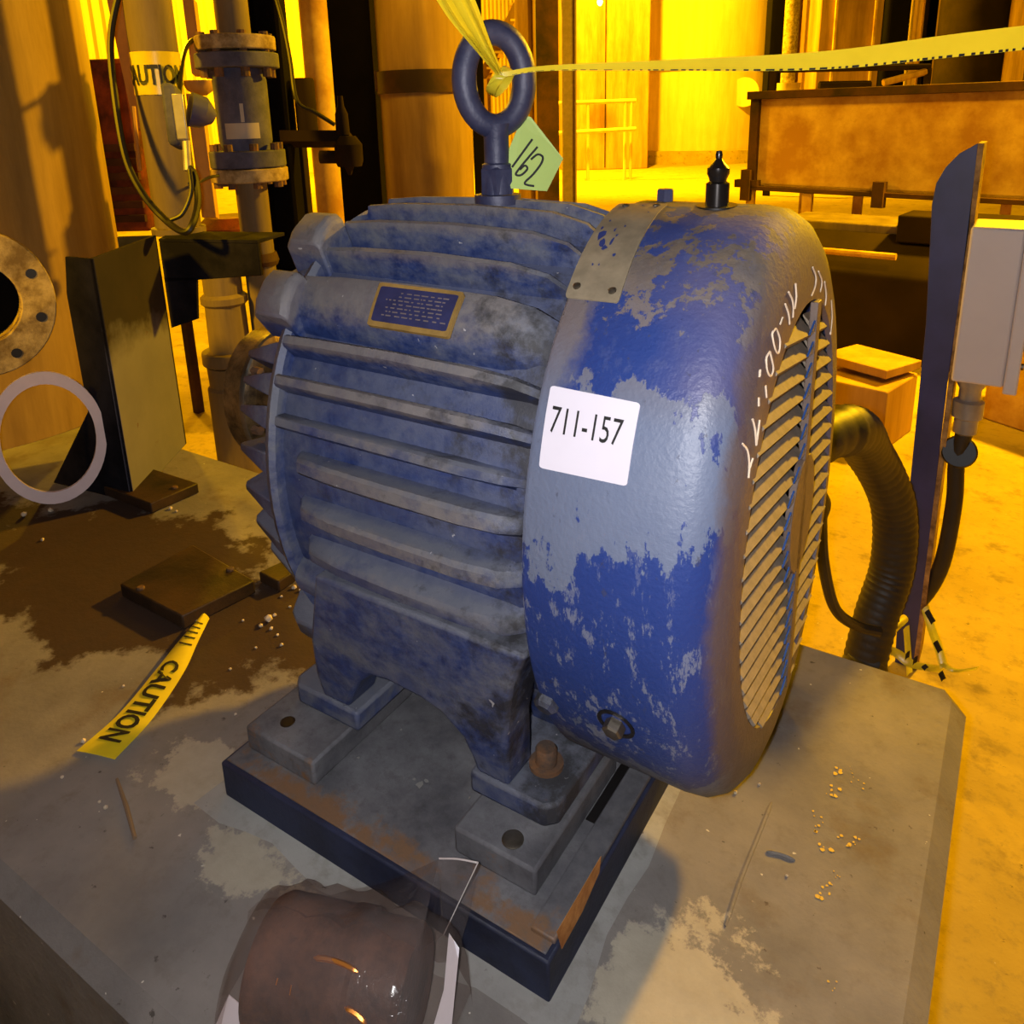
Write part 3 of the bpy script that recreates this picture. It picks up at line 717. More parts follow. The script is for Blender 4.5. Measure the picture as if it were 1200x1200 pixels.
# ================================================================== CAUTION TAPE, TAG
def ribbon(pts, wid, n=10):               # pts and half width vectors
    c_ = curve(pts, n); w_ = curve(wid, n); return c_, w_
def ribbon_mesh(c_, w_, nw=4, sag=.0):
    return MB().grid([[p + w * (2 * j / nw - 1) + Vector((0, 0, 1)) * 0 for j in range(nw + 1)] for p, w in zip(c_, w_)])
tp = thing('caution_tape', (EX, EY, cz + .055), 'yellow caution tape knotted to the motor lifting eye and stretched away both ways', 'tape')
KN = at(586, 88, (Vector((EX, EY, cz)) - CAM).dot(W_) - .036)
r_end = at(1700, -10, .70); r_mid = at(960, 71, .90); r_mid2 = at(760, 77, .94)
vz = Vector((0, 0, 1))
pts = [KN, at(640, 80, .955), r_mid2, r_mid, at(1130, 52, .85), at(1330, 30, .80), r_end]
wid = [(0, 0, .003), (.0, .001, .0032), (0, .002, .0056), (0, .004, .0100), (0, .005, .0122), (0, .005, .0125), (0, .005, .0125)]
c_, w_ = ribbon(pts, wid); run = build('tape_run', ribbon_mesh(c_, w_, 6), m_tape2, tp)
mb = MB()
def seg(c_, w_, i, f):     # interpolate along
    i2 = min(i + 1, len(c_) - 1); return c_[i].lerp(c_[i2], f), w_[i].lerp(w_[i2], f)
i = 3.0
while i < len(c_) - 2:
    L = random.choice((.35, .5, .7, .9)) * (1.5 if i < 18 else .55)
    a, wa = seg(c_, w_, int(i), i % 1); j = min(i + L, len(c_) - 1.01); b, wb = seg(c_, w_, int(j), j % 1)
    off = -W_ * .0012
    mb.add([a - wa * 1.02 + off, b - wb * 1.02 + off, b - wb * .80 + off, a - wa * .80 + off], [(0, 1, 2, 3)]); i = j + random.choice((.3, .45, .7)) * (1.3 if i < 18 else .6)
build('tape_print', mb, m_ink, run, kind='stuff', smooth=0, plabel='black letters folded under the tape edge')
pts = [KN, at(566, 55, .945), at(540, 10, .92), at(515, -40, .89)]
sx = R_
wid = [sx * .004, sx * .010 + vz * .003, sx * .018 + vz * .006, sx * .020 + vz * .008]
c_, w_ = ribbon(pts, wid, 8)
mb = MB().grid([[p + w * (2 * j / 8 - 1) - W_ * .004 * math.sin(j * 2.4) for j in range(9)] for p, w in zip(c_, w_)])
build('tape_run', mb, m_tape, tp)
# knot round the ring
mb = MB()
for s in range(3):
    rows = []
    for i in range(15):
        t = 2 * math.pi * i / 14
        ax_ = (R_ * .75 - D_ * .66).normalized(); out_v = (R_ * .66 + D_ * -.75).normalized()
        p = KN + W_ * .024 + W_ * (.024 * math.cos(t)) + out_v * (.019 * math.sin(t)) + (R_ * .66 + D_ * .3) * (.0045 * (s - 1))
        wv2 = (R_ * .5 + D_ * .5) * .0045
        rows.append([p + wv2, p - wv2])
    mb.grid(rows)
build('knot', mb, m_tape2, tp)
c_, w_ = ribbon([KN, at(584, 93, .955), at(576, 101, .965)], [R_ * .004, R_ * .005, R_ * .006], 5)
build('tape_end', ribbon_mesh(c_, w_, 3), m_tape2, tp)
# green tag behind the eye
dt = (Vector((EX, EY, cz)) - CAM).dot(W_) + .022
tagp = [at(u, v, dt + dd) for u, v, dd in ((613, 135, 0), (622, 137, 0), (660, 186, .012), (641, 224, .012), (599, 221, 0), (590, 190, 0))]
nn = (tagp[2] - tagp[0]).cross(tagp[4] - tagp[0]).normalized()
tg = build('paper_tag', MB().prism(tagp, nn * .0009), m_tag, None, 'pale green card tag handwritten 162 behind the lifting eye', 'tag', smooth=0)
tc0 = CAM + W_ * dt
def on_tag(u, v):
    d = ray(u, v); t = (tagp[0] - CAM).dot(nn) / d.dot(nn); return CAM + d * (t - .0014)
for gl in ([(624, 163), (613, 178), (600, 196)], [(630, 172), (618, 186), (606, 201), (605, 205), (611, 205), (618, 198), (615, 194), (609, 199)], [(622, 187), (630, 181), (636, 184), (634, 192), (625, 204), (615, 214), (619, 217), (626, 218)]):
    pts = [(u, v) for u, v in gl]; cc = curve([(u, v, 0) for u, v in pts], 4)
    build('ink_stroke', stroke([(p.x, p.y) for p in cc], 2.6, on_tag), m_ink, tg, smooth=0)

# tape scrap lying on the plinth
pts = [onz(240, 724, .012), onz(222, 750, .014), onz(200, 785, .012), onz(160, 838, .008), onz(112, 885, .004)]
wv = (onz(160, 880, 0) - onz(105, 868, 0)).normalized()
wid = [wv * .010, wv * .018, wv * .026, wv * .030, wv * .034]
c_, w_ = ribbon(pts, wid, 8)
sc = build('caution_tape_scrap', MB().grid([[p + w * (2 * j / 6 - 1) + vz * (.010 * (1 - (2 * j / 6 - 1) ** 2) * max(0, 1 - i / 36)) for j in range(7)] for i, (p, w) in enumerate(zip(c_, w_))]), m_tape, None,
           'short scrap of yellow caution tape lying on the concrete beside the square oily plate', 'tape')
def on_scrap(s, t, l=.0016):
    f = s * (len(c_) - 1); i = min(int(f), len(c_) - 2); p, w = seg(c_, w_, i, f - i); e = 2 * t - 1
    return p + w * e + vz * (.010 * (1 - e * e) * max(0, 1 - f / 36) + l)
v, f = text_shape('CAUTION', .03)
build('tape_print', MB().add([on_scrap(.46 + .46 * a, .18 + .62 * b) for a, b in v], f), m_ink, sc, smooth=0)
for s in (.10, .15, .2, .25, .31):
    build('tape_print', stroke([(s, .2), (s + .012, .5), (s, .85)], .014, on_scrap), m_ink, sc, smooth=0)

# ================================================================== ON THE PLINTH, LEFT
def slab_thing(name, corners, z1, mat, label, cat, bevel=.003):
    p = [onz(u, v, z1) for u, v in corners]
    return build(name, MB().hexa([(q.x, q.y, .0008) for q in p] + list(p)), mat, None, label, cat, bevel=bevel)
o1 = slab_thing('steel_plate', ((213, 722), (140, 684), (226, 638), (298, 680)), .03, m_oilplate, 'square oil soaked steel plate lying before the motor at the yellow tape scrap', 'steel plate')
o2 = slab_thing('steel_plate', ((176, 590), (118, 568), (160, 543), (232, 566)), .028, m_oilplate, 'oily brown steel plate lying further back at the foot of the black pedestal', 'steel plate')
o3 = slab_thing('steel_block', ((326, 682), (303, 670), (340, 653), (356, 662)), .025, m_oilplate, 'small greasy steel block next to the motor foot', 'steel block')
for plate, spots in ((o1, ((165, 690), (270, 668))), (o2, ((150, 552), (205, 572)))):
    for u, v in spots:
        p = onz(u, v, .03 if plate is o1 else .028); build('stud', MB().lathe_z((p.x, p.y, p.z - .001), [(.008, 0), (.008, .004), (.006, .006)], 8), m_bolt, plate)
# crumbs of concrete
crumbs = [(315, 728, 9), (306, 735, 5), (318, 738, 4), (322, 722, 4), (280, 697, 7), (285, 728, 3), (232, 731, 6), (345, 690, 5), (352, 693, 4), (200, 597, 4), (207, 600, 3), (330, 700, 3), (300, 760, 3), (98, 870, 5), (117, 941, 4), (124, 948, 5), (145, 805, 3), (73, 912, 4), (276, 838, 3), (50, 634, 4), (60, 600, 6), (28, 605, 6), (270, 785, 3), (330, 757, 4), (922, 1027, 3), (862, 930, 4), (822, 920, 4), (890, 920, 3), (340, 712, 3), (325, 745, 3)]
proto = None
for i, (u, v, px) in enumerate(crumbs):
    p = onz(u, v, 0); s = px * (p - CAM).dot(W_) / F_PX * .62
    mb = MB()
    bmx = bmesh.new(); bmesh.ops.create_icosphere(bmx, subdivisions=1, radius=1)
    mb.add([(p.x + q.co.x * s * random.uniform(.7, 1.2), p.y + q.co.y * s * random.uniform(.7, 1.2), s * .75 + q.co.z * s * random.uniform(.7, 1.0)) for q in bmx.verts], [tuple(w.index for w in f_.verts) for f_ in bmx.faces]); bmx.free()
    build('concrete_crumb', mb, m_stone, None, {0: 'biggest pale crumb of broken concrete in the oil stain by the motor foot', 4: 'pale crumb standing against the far corner of the square oily plate', 6: 'pale crumb touching the tip of the caution tape scrap', 20: 'yellowish crumb on the concrete just under the gasket ring', 13: 'pale crumb beside the printed end of the caution tape scrap'}.get(i, 'small pale crumb of broken concrete scattered on the plinth'), 'crumb', 'concrete crumbs on the plinth', smooth=0)
p0, p1 = onz(137, 913, .004), onz(158, 982, .004)
build('wood_splinter', MB().tube([p0, p0.lerp(p1, .5) + Vector((.003, 0, .001)), p1], [.0022, .0032, .0026], 7), m_splint, None, 'thin brown wood splinter lying on the bare concrete near the plinth edge', 'splinter')

# gasket leaning on the vessel
gc = at(58, 514, 1.885); gn = (CAM - gc); gn.z = 0; gn.normalize(); gu = Vector((gn.y, -gn.x, 0)) * -1
gup = vz
def ring_mesh(c0, ax, up_, nrm_, ro, ri, kz, th, n=48):
    rows = []
    for i in range(n + 1):
        a = 2 * math.pi * i / n; dv = ax * math.cos(a) + up_ * (kz * math.sin(a))
        rows.append([c0 + dv * ro + nrm_ * th, c0 + dv * ri + nrm_ * th, c0 + dv * ri - nrm_ * th, c0 + dv * ro - nrm_ * th, c0 + dv * ro + nrm_ * th])
    return MB().grid(rows)
build('gasket_ring', ring_mesh(gc, gu, gup, gn, .1195, .0975, 1.385, .004), m_gasket, None, 'pale pink flat gasket ring leaning upright below the open pipe flange', 'gasket')

# big insulated vessel with an open nozzle
ves = thing('process_vessel', (-2.88, 1.15, 0), 'broad buff vertical vessel with an open flanged nozzle beside the black pedestal', 'vessel')
VR = .5
build('shell', MB().lathe_z((-2.88, 1.15, .001), [(VR, 0), (VR, 4.5)], 64), m_col, ves)
nc = at(-24, 356, 2.06); nn = (CAM - nc); nn.z = 0; nn.normalize(); nu = Vector((-nn.y, nn.x, 0))
fl = build('nozzle_flange', ring_mesh(nc, nu, vz, nn, .172, .092, 1.12, .016), m_flange, ves, bevel=.003)
build('nozzle_pipe', ring_mesh(nc - nn * .16, nu, vz, nn, .100, .090, 1.12, .16, 32), m_flange, ves)
build('nozzle_bore', ring_mesh(nc - nn * .06, nu, vz, nn, .095, .0, 1.12, .002, 32), m_vdark, ves, plabel='black inside of the nozzle')
for a in (-20, 25, 70, 115, 160, 205, 250, 295):
    d = nu * math.cos(math.radians(a)) + vz * 1.12 * math.sin(math.radians(a)); q = nc + d * .138 + nn * .0165
    build('bolt_hole', MB().lathe_dir(q, nn, [(.013, -.003), (.013, .0006)], 12), m_black, fl)

# black pump pedestal
pd = thing('pump_pedestal', (-1.88, 1.15, 0), 'black stained steel pedestal with a short cantilever arm standing on the plinth end', 'pedestal')
b0 = onz(158, 588, 0); b1 = onz(219, 520, 0)          # front foot edge
dirb = (b1 - b0).normalized(); zt = ony(150, 290, b0.y).z
nb = Vector((dirb.y, -dirb.x, 0)) * -1
hz = .72
A = lambda t, z: Vector((b0.x, b0.y, 0)) + dirb * t + vz * z
w = (b1 - b0).length
ztop = onx(172, 286, b0.x).z
ztop = CAM.z + ray(170, 288).z * ((b0 - CAM).dot(W_))
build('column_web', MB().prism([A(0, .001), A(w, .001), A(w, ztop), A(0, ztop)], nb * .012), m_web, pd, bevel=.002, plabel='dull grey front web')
sd = (at(100, 300, 2.12) - at(155, 290, 2.02)); sd.z = 0; sd.normalize()
Bp = lambda t, z: Vector((b0.x, b0.y, 0)) + sd * t + vz * z
build('column_side', MB().prism([Bp(0, .001), Bp(0, ztop), Bp(.085, ztop), Bp(.105, ztop - .09), Bp(.105, .001)], nb * .012), m_brk, pd, bevel=.002)
build('column_back_leg', MB().prism([A(w, .001), A(w, ztop), A(w, ztop) + nb * .1, A(w, .001) + nb * .1], -dirb * .012), m_brk, pd, bevel=.002)
g0 = onz(68, 566, 0)
build('gusset', MB().prism([Bp(.0, .001), Bp(.0, .34), Vector((g0.x, g0.y, .001)), ], nb * .012), m_brk, pd, bevel=.001)
# arm
a0 = at(186, 284, 2.25); a1 = at(302, 288, 2.18); hgt = .11
ad = a1 - a0; ad.z = 0; al = ad.length; ad.normalize(); an = Vector((-ad.y, ad.x, 0))
build('arm', MB().prism([a0, a0 + ad * al, a0 + ad * al - vz * .088, a0 - vz * .115], an * .012), m_brk, pd, bevel=.002)
build('arm_top', MB().prism([a0, a0 + ad * al, a0 + ad * al + an * .15, a0 + an * .15 - ad * .06], vz * .01), m_brk, pd, bevel=.002)
build('arm_bracket', MB().prism([a0 - vz * .1, a0 + ad * .105 - vz * .1, a0 + ad * .09 - vz * .22, a0 + ad * .0 - vz * .25], an * .01), m_brk, pd, bevel=.001)

# ================================================================== PIPES BEHIND THE PEDESTAL
def base_at(u, dep):      # foot on the hall floor of an upright thing seen at column u, level with the eye
    p = at(u, 170, dep); return Vector((p.x, p.y, FZ))
def zpx(u, v, dep): return at(u, v, dep).z
def upipe(u, dep, px, z0, z1, n=24): return MB().lathe_z((base_at(u, dep).x, base_at(u, dep).y, 0), [(px * dep / F_PX / 2, z0), (px * dep / F_PX / 2, z1)], n)
dp = 2.6; bx = base_at(289, dp)
vp = thing('check_valve_riser', bx, 'grey riser pipe with a blue flanged check valve bearing a paper label, behind the pedestal', 'pipe')
pr_ = lambda px: px * dp / F_PX / 2
zz_ = lambda v: zpx(289, v, dp)
build('pipe', MB().lathe_z((bx.x, bx.y, 0), [(pr_(37), FZ), (pr_(37), zz_(205))], 24), m_pipe, vp)
build('pipe', MB().lathe_z((bx.x, bx.y, 0), [(pr_(37), zz_(52)), (pr_(37), 3.2)], 24), m_pipe, vp)
build('pipe_collar', MB().lathe_z((bx.x, bx.y, 0), [(pr_(42), zz_(318)), (pr_(47), zz_(312)), (pr_(42), zz_(302))], 24), m_rustdark, vp)
for v0, v1, px, mt, nm in ((46, 62, 88, m_flange, 'pipe_flange'), (65, 82, 92, m_valve, 'valve_flange'), (176, 196, 86, m_valve, 'valve_flange'), (197, 213, 88, m_flange, 'pipe_flange')):
    fo = build(nm, MB().lathe_z((bx.x, bx.y, 0), [(pr_(px), zz_(v1)), (pr_(px), zz_(v0))], 36), mt, vp, bevel=.004)
vb = build('valve_body', MB().lathe_z((bx.x, bx.y, 0), [(pr_(52), zz_(178)), (pr_(60), zz_(165)), (pr_(60), zz_(95)), (pr_(52), zz_(82))], 32), m_valve, vp)
for v0, v1 in ((42, 92), (168, 220)):
    for k in range(8):
        a = k * math.pi / 4 + .3; build('flange_bolt', MB().lathe_z((bx.x + pr_(74) * math.cos(a), bx.y + pr_(74) * math.sin(a), 0), [(.014, zz_(v1)), (.014, zz_(v0))], 8), m_bolt, vp)
cdir = (CAM - bx); cdir.z = 0; cdir.normalize(); ca = math.atan2(cdir.y, cdir.x)
def cyl_patch(cx, cy, r, a0_, a1_, z0, z1, n=8):
    return MB().grid([[Vector((cx + r * math.cos(a0_ + (a1_ - a0_) * i / n), cy + r * math.sin(a0_ + (a1_ - a0_) * i / n), z)) for i in range(n + 1)] for z in (z0, z1)])
build('paper_label', cyl_patch(bx.x, bx.y, pr_(60) + .002, ca - .75, ca + .55, zz_(162), zz_(144)), m_label, vb)
build('label_tail', cyl_patch(bx.x, bx.y, pr_(60) + .002, ca - .10, ca + .03, zz_(143), zz_(122)), m_label, vb)

dp2 = 2.315; b2 = base_at(196, dp2)
tpipe = thing('taped_standpipe', b2, 'olive grey standpipe wrapped with a band of yellow caution tape', 'pipe')
r2_ = 52 * dp2 / F_PX / 2
build('pipe', MB().lathe_z((b2.x, b2.y, 0), [(r2_ + .012, zpx(196, 286, 2.25) + .0105), (r2_ + .012, zpx(196, 286, 2.25) + .03), (r2_, zpx(196, 286, 2.25) + .032), (r2_, 2.8)], 28), m_pipe, tpipe)
zt0, zt1 = zpx(196, 112, dp2), zpx(196, 64, dp2)
c2d = (CAM - b2); ca2 = math.atan2(c2d.y, c2d.x)
tb = build('tape_band', MB().lathe_z((b2.x, b2.y, 0), [(r2_ + .002, zt0), (r2_ + .002, zt1)], 28), m_tape, tpipe)
v, f = text_shape('CAUTION', .03)
build('tape_print', MB().add([Vector((b2.x + (r2_ + .0035) * math.cos(ca2 + 1.5 * (2 * a - 1) - .25), b2.y + (r2_ + .0035) * math.sin(ca2 + 1.5 * (2 * a - 1) - .25), zt0 + (zt1 - zt0) * (.22 + .48 * b))) for a, b in v], f), m_ink, tb, smooth=0)
# transmitter with grey cover on a bracket
tr = thing('pressure_transmitter', at(222, 150, 2.22), 'small dark blue transmitter with a worn grey face between the standpipe and the check valve', 'transmitter')
build('housing', MB().obox(at(205, 137, 2.20), R_ * .019, vz * .083, W_ * .034), m_valve, tr, bevel=.012)
build('face_plate', MB().obox(at(211, 137, 2.160), R_ * .015, vz * .060, W_ * .004), m_alu, tr, bevel=.003)
build('neck', MB().tube([at(222, 128, 2.23), at(238, 132, 2.25), at(250, 138, 2.27)], [.048, .044, .02], 14), m_post, tr)
build('stem', MB().tube([at(218, 165, 2.19), at(220, 200, 2.19)], .0105, 10), m_alu, tr)
# cables
cb = lambda pts, dep, px, name, label: build(name, MB().tube(curve([at(u, v, dep + d) for u, v, d in pts], 6), px * dep / F_PX / 2, 8), m_black, None, label, 'cable')
cb([(142, -20, 0), (130, 40, 0), (133, 100, 0), (146, 180, 0), (166, 225, 0), (192, 256, 0), (215, 272, -.05), (226, 262, -.05), (232, 235, 0), (228, 205, .02), (221, 196, .02)], 2.17, 8, 'cable_loop', 'thick black cable hanging in a long loop past the taped standpipe')
cb([(222, 198, 0), (224, 225, 0), (214, 250, 0), (200, 258, 0)], 2.17, 5, 'signal_cable', 'short black cable curling beneath the small transmitter')
cb([(222, 215, 0), (232, 214, .1), (245, 208, .22), (256, 206, .28)], 2.18, 4, 'signal_cable', 'thin black lead joining the transmitter to the lower valve flange')
cb([(210, 112, 0), (214, 70, .1), (222, 50, .25), (238, 42, .36)], 2.2, 6, 'signal_cable', 'black lead rising from the tape band to the upper pipe flange')
cb([(318, -20, 0), (332, 30, 0), (340, 70, 0), (348, 118, 0), (370, 132, 0), (392, 146, 0)], 2.9, 5, 'signal_cable', 'black lead running down to the small pipe valve by the brown pipe')
# lower pipe and big flange behind pedestal
dp3 = 2.55; b3 = base_at(240, dp3)
lp = thing('suction_pipe', b3, 'short grey flanged pipe stub standing behind the pedestal arm', 'pipe')
z3 = lambda v: zpx(236, v, dp3); q3 = lambda px: px * dp3 / F_PX / 2
build('pipe', MB().lathe_z((b3.x, b3.y, 0), [(q3(50), z3(430)), (q3(48), z3(370)), (q3(56), z3(366)), (q3(56), z3(358)), (q3(46), z3(354)), (q3(46), z3(300))], 24), m_pipe, lp)
build('pipe_flange', MB().lathe_z((b3.x, b3.y, 0), [(q3(70), z3(447)), (q3(70), z3(430))], 32), m_pipe, lp, bevel=.004)
build('lower_body', MB().lathe_z((b3.x, b3.y, 0), [(q3(66), FZ), (q3(66), z3(480)), (q3(60), z3(476)), (q3(62), z3(450))], 32), m_pipe, lp)
# black leaning channel beside the riser
def upright(name, u, dep, px, label, mat, z0=FZ, z1=6.0, depth=None, cat='column', web=True, group=None):
    p = base_at(u, dep); w2 = px * dep / F_PX / 2; dd = depth or w2
    o = thing(name, (p.x, p.y, z0), label, cat, group)
    s = Vector((R_.x, R_.y, 0)).normalized(); n = Vector((-s.y, s.x, 0)); c0 = Vector((p.x, p.y, (z0 + z1) / 2))
    hz_ = vz * ((z1 - z0) / 2)
    if web:
        build('web', MB().obox(c0, s * w2 * .96, n * dd * .12, hz_), mat, o)
        for k in (-1, 1): build('flange', MB().obox(c0 + s * k * w2 * .9, s * w2 * .12, n * dd, hz_), mat, o)
    else:
        build('shaft', MB().obox(c0, s * w2, n * dd, hz_), mat, o, bevel=w2 * .08)
    build('base_plate', MB().obox(Vector((p.x, p.y, z0 + .012)), s * w2 * 1.3, n * dd * 1.3, vz * .012), mat, o)
    return o
upright('steel_column', 328, 3.1, 34, 'black steel column immediately behind the blue check valve riser', m_vdark, z1=4)
upright('steel_column', 346, 3.2, 22, 'thin dark column under the small pipe valve', m_dark, z1=at(346, 165, 3.2).z, web=False)
upright('steel_column', 424, 4.3, 46, 'wide pitch black steel column left of the fat banded duct', m_vdark, z1=6, web=False)
upright('steel_column', 401, 5.5, 18, 'narrow orange lit column edge beside the pitch black column', m_tan, z1=6, web=False)
pb = base_at(381, 4.6); bp_ = thing('brown_pipe', pb, 'tall brown pipe passing behind the small pipe valve', 'pipe')
build('pipe', MB().lathe_z((pb.x, pb.y, 0), [(32 * 4.6 / F_PX / 2, FZ), (32 * 4.6 / F_PX / 2, 6)], 24), m_rust, bp_)
build('pipe_shoe', MB().lathe_z((pb.x, pb.y, 0), [(.12, FZ), (.12, FZ + .03)], 16), m_rustdark, bp_)
# small pipe valve
sv = thing('pipe_valve', at(400, 190, 3.0), 'small grimy valve with a capped bonnet bracketed to the dark column', 'valve')
build('bonnet', MB().lathe_z(at(402, 158, 3.0), [(.026, 0), (.024, .075), (.012, .105), (.010, .14)], 14), m_dark, sv)
build('valve_body', MB().lathe_z(at(410, 195, 3.0), [(.045, 0), (.052, .02), (.052, .08), (.03, .11)], 14), m_dark, sv)
build('spigot', MB().tube([at(375, 184, 3.0), at(410, 184, 3.0)], .024, 12), m_dark, sv)
build('drain_tip', MB().lathe_z(at(410, 205, 3.0), [(.006, 0), (.018, .03)], 10), m_dark, sv)
build('bracket', MB().obox(at(372, 163, 3.05), R_ * .13, vz * .02, W_ * .05), m_dark, sv)
build('motor_can', MB().lathe_z(at(361, 155, 3.1), [(.04, 0), (.04, .19), (.034, .2)], 16), m_dark, sv)
# fat banded duct
dd_ = 4.0; db = base_at(502, dd_); du = thing('banded_duct', db, 'fat buff vertical duct with a dark clamp band behind the motor', 'duct')
rr = 104 * dd_ / F_PX / 2
build('shell', MB().lathe_z((db.x, db.y, 0), [(rr, FZ), (rr, 6)], 40), m_col, du)
build('clamp_band', MB().lathe_z((db.x, db.y, 0), [(rr + .012, zpx(502, 110, dd_)), (rr + .012, zpx(502, 85, dd_))], 40), m_rustdark, du)
build('clamp_bolt', MB().obox(at(446, 98, 3.95), R_ * .02, vz * .045, W_ * .05), m_rustdark, du)
upright('steel_column', 562, 6.0, 14, 'slim black column touching the duct behind the lifting eye', m_vdark, z1=8, web=False)

# ================================================================== HALL BEHIND
# stairs up to a platform
sp = thing('stair_flight', base_at(580, 11), 'bright lit steel stair flight with diagonal stringers seen above the lifting eye', 'stair')
s_ = Vector((R_.x, R_.y, 0)).normalized(); n_ = Vector((-s_.y, s_.x, 0))
A0 = at(566, 100, 11); A1 = at(640, -50, 11)
for off in (0, 1.0):
    o = n_ * off
    build('stringer', MB().prism([A0 + o, A1 + o, A1 + o + vz * .25, A0 + o + vz * .25], n_ * .06), m_tan, sp)
for k in range(8):
    c0 = A0.lerp(A1, (k + .5) / 8) + n_ * .5; build('tread', MB().obox(c0 + vz * .12, s_ * .12, n_ * .5, vz * .015), m_tank, sp)
for q in (A0.lerp(A1, .05), A0.lerp(A1, .95)): build('stair_post', MB().box((q.x - .04, q.y - .04, FZ), (q.x + .04, q.y + .04, q.z)), m_tan, sp)
upright('steel_column', 618, 10.5, 22, 'bright orange wide flange column behind the green tag', m_tan, z1=11)
upright('steel_column', 642, 9.0, 25, 'dark brown column between the green tag and the guard rail', m_rustdark, z1=11, web=False)
upright('steel_column', 667, 12, 16, 'grey violet column rising at the near end of the guard rail', plain('violet_grey', rgb(150, 130, 130), .6), z1=11)
# sodium lamp, visible at the frame top
lf = thing('sodium_lamp', at(703, -6, 17.5), 'glowing sodium lamp globe high on the far wall', 'lamp')
lp_ = at(703, 0, 17.5)
build('globe', MB().lathe_z(lp_ - vz * .12, [(.02, 0), (.05, .03), (.065, .08), (.05, .14), (.03, .18)], 14), m_flame, lf)
build('hood', MB().lathe_z(lp_ + vz * .14, [(.2, 0), (.08, .14), (.05, .3)], 14), m_dark, lf)
build('stem', MB().tube([lp_ + vz * .4, (lp_.x, lp_.y, 12)], .03, 8), m_dark, lf)
# enclosure behind the rail
bb = base_at(706, 21); 
en = thing('sheet_metal_enclosure', (bb.x, bb.y, FZ), 'tan sheet metal enclosure standing behind the guard rail', 'enclosure')
build('body', MB().obox((bb.x, bb.y, 3.6), s_ * 1.1, n_ * .6, vz * 4.15), m_tan, en, bevel=.02)
for v in (93, 100): build('sill_rib', MB().obox(at(706, v, 20.35), s_ * 1.0, n_ * .05, vz * .04), m_rust, en)
build('door_seam', MB().obox(Vector((bb.x, bb.y, 3.6)) - n_ * .6, s_ * .015, n_ * .01, vz * 4.1), m_rustdark, en)
# tank
tk = base_at(818, 23.5); tank = thing('storage_tank', tk, 'huge bright yellow lit storage tank standing beyond the guard rail', 'tank')
TR = 78 * 23.5 / F_PX
build('shell', MB().lathe_z((tk.x, tk.y, 0), [(TR, FZ + .35), (TR, 9.5)], 64), m_tank, tank)
build('plinth_ring', MB().lathe_z((tk.x, tk.y, 0), [(TR + .35, FZ), (TR + .35, FZ + .35)], 64), m_floor, tank)
for v in (100, ): build('girth_band', MB().lathe_z((tk.x, tk.y, 0), [(TR + .04, zpx(818, 82, 21.5)), (TR + .04, zpx(818, 79, 21.5))], 64), m_rust, tank)
mh = at(872, 108, 21.4); build('manway', MB().lathe_dir(mh, CAM - mh, [(.32, -.3), (.32, .1), (.38, .1), (.38, .16)], 24), m_tank, tank)
# guard rail
gr = thing('guard_rail', base_at(700, 17), 'yellow lit pipe guard rail standing ahead of the storage tank', 'railing')
dg = 17
for v0, v1 in ((121, 118), (156, 151)): build('rail', MB().tube([at(655, v0, dg), at(745, v1, dg)], .045, 8), m_tank, gr)
for u in (660, 672, 689, 733, 740):
    q = at(u, 119, dg); build('post', MB().tube([(q.x, q.y, FZ), q], .035, 8), m_tank, gr)

# right: black gap column, pink pipe, tan bin wall, dark vessel
upright('steel_column', 902, 16, 20, 'black column beside the storage tank edge', m_vdark, z1=9, web=False)
pk = base_at(918, 15); pkp = thing('orange_pipe', pk, 'thin orange edged pipe rising above the near corner of the rusty trough', 'pipe')
build('pipe', MB().lathe_z((pk.x, pk.y, 0), [(.13, FZ), (.13, 11)], 16), m_flange, pkp)
build('collar', MB().lathe_z((pk.x, pk.y, 0), [(.22, zpx(918, 108, 15)), (.24, zpx(918, 98, 15))], 16), m_tank, pkp)
hb_ = base_at(972, 15.5); hop = thing('tan_silo_wall', hb_, 'plain tan bin wall seen over the rusty trough', 'bin')
s90 = s_
build('body', MB().obox((hb_.x, hb_.y + .4, 3), s_ * .64, n_ * .5, vz * 3.55), m_tan, hop, bevel=.02)
for k in (-1, 1): build('stiffener', MB().obox(Vector((hb_.x, hb_.y + .4, 3)) - n_ * .52 + s_ * k * .36, s_ * .02, n_ * .03, vz * 3.5), m_rust, hop)
dvp = base_at(1122, 14); dv = thing('dark_vessel', dvp, 'dark brown upright vessel behind the rusty trough near the blue post', 'vessel')
build('shell', MB().lathe_z((dvp.x, dvp.y, 0), [(70 * 14 / F_PX / 2, FZ), (70 * 14 / F_PX / 2, 8)], 32), m_dark, dv)
build('skirt_ring', MB().lathe_z((dvp.x, dvp.y, 0), [(.58, FZ), (.58, FZ + .05)], 32), m_dark, dv)
upright('steel_column', 1196, 16.5, 42, 'buff column right of the dark upright vessel', m_col, z1=8)
for u, dep, px, lb in ((1035, 15.2, 22, 'black column framing the lit pipes above the trough'), (1074, 15.8, 10, 'slim black column next to the dark upright vessel')):
    upright('steel_column', u, dep, px, lb, m_vdark, z1=8, web=False)
for u, dep, px, lb in ((1052, 17, 5, 'thin bright pipe between the two black columns'), (1067, 17, 6, 'second bright pipe, nearer the dark upright vessel')):
    q = base_at(u, dep); t_ = thing('bright_pipe', q, lb, 'pipe')
    build('pipe', MB().lathe_z((q.x, q.y, 0), [(px * dep / F_PX / 2, FZ), (px * dep / F_PX / 2, 7)], 12), m_tank, t_)
    build('pipe_shoe', MB().lathe_z((q.x, q.y, 0), [(.1, FZ), (.1, FZ + .03)], 12), m_tan, t_)
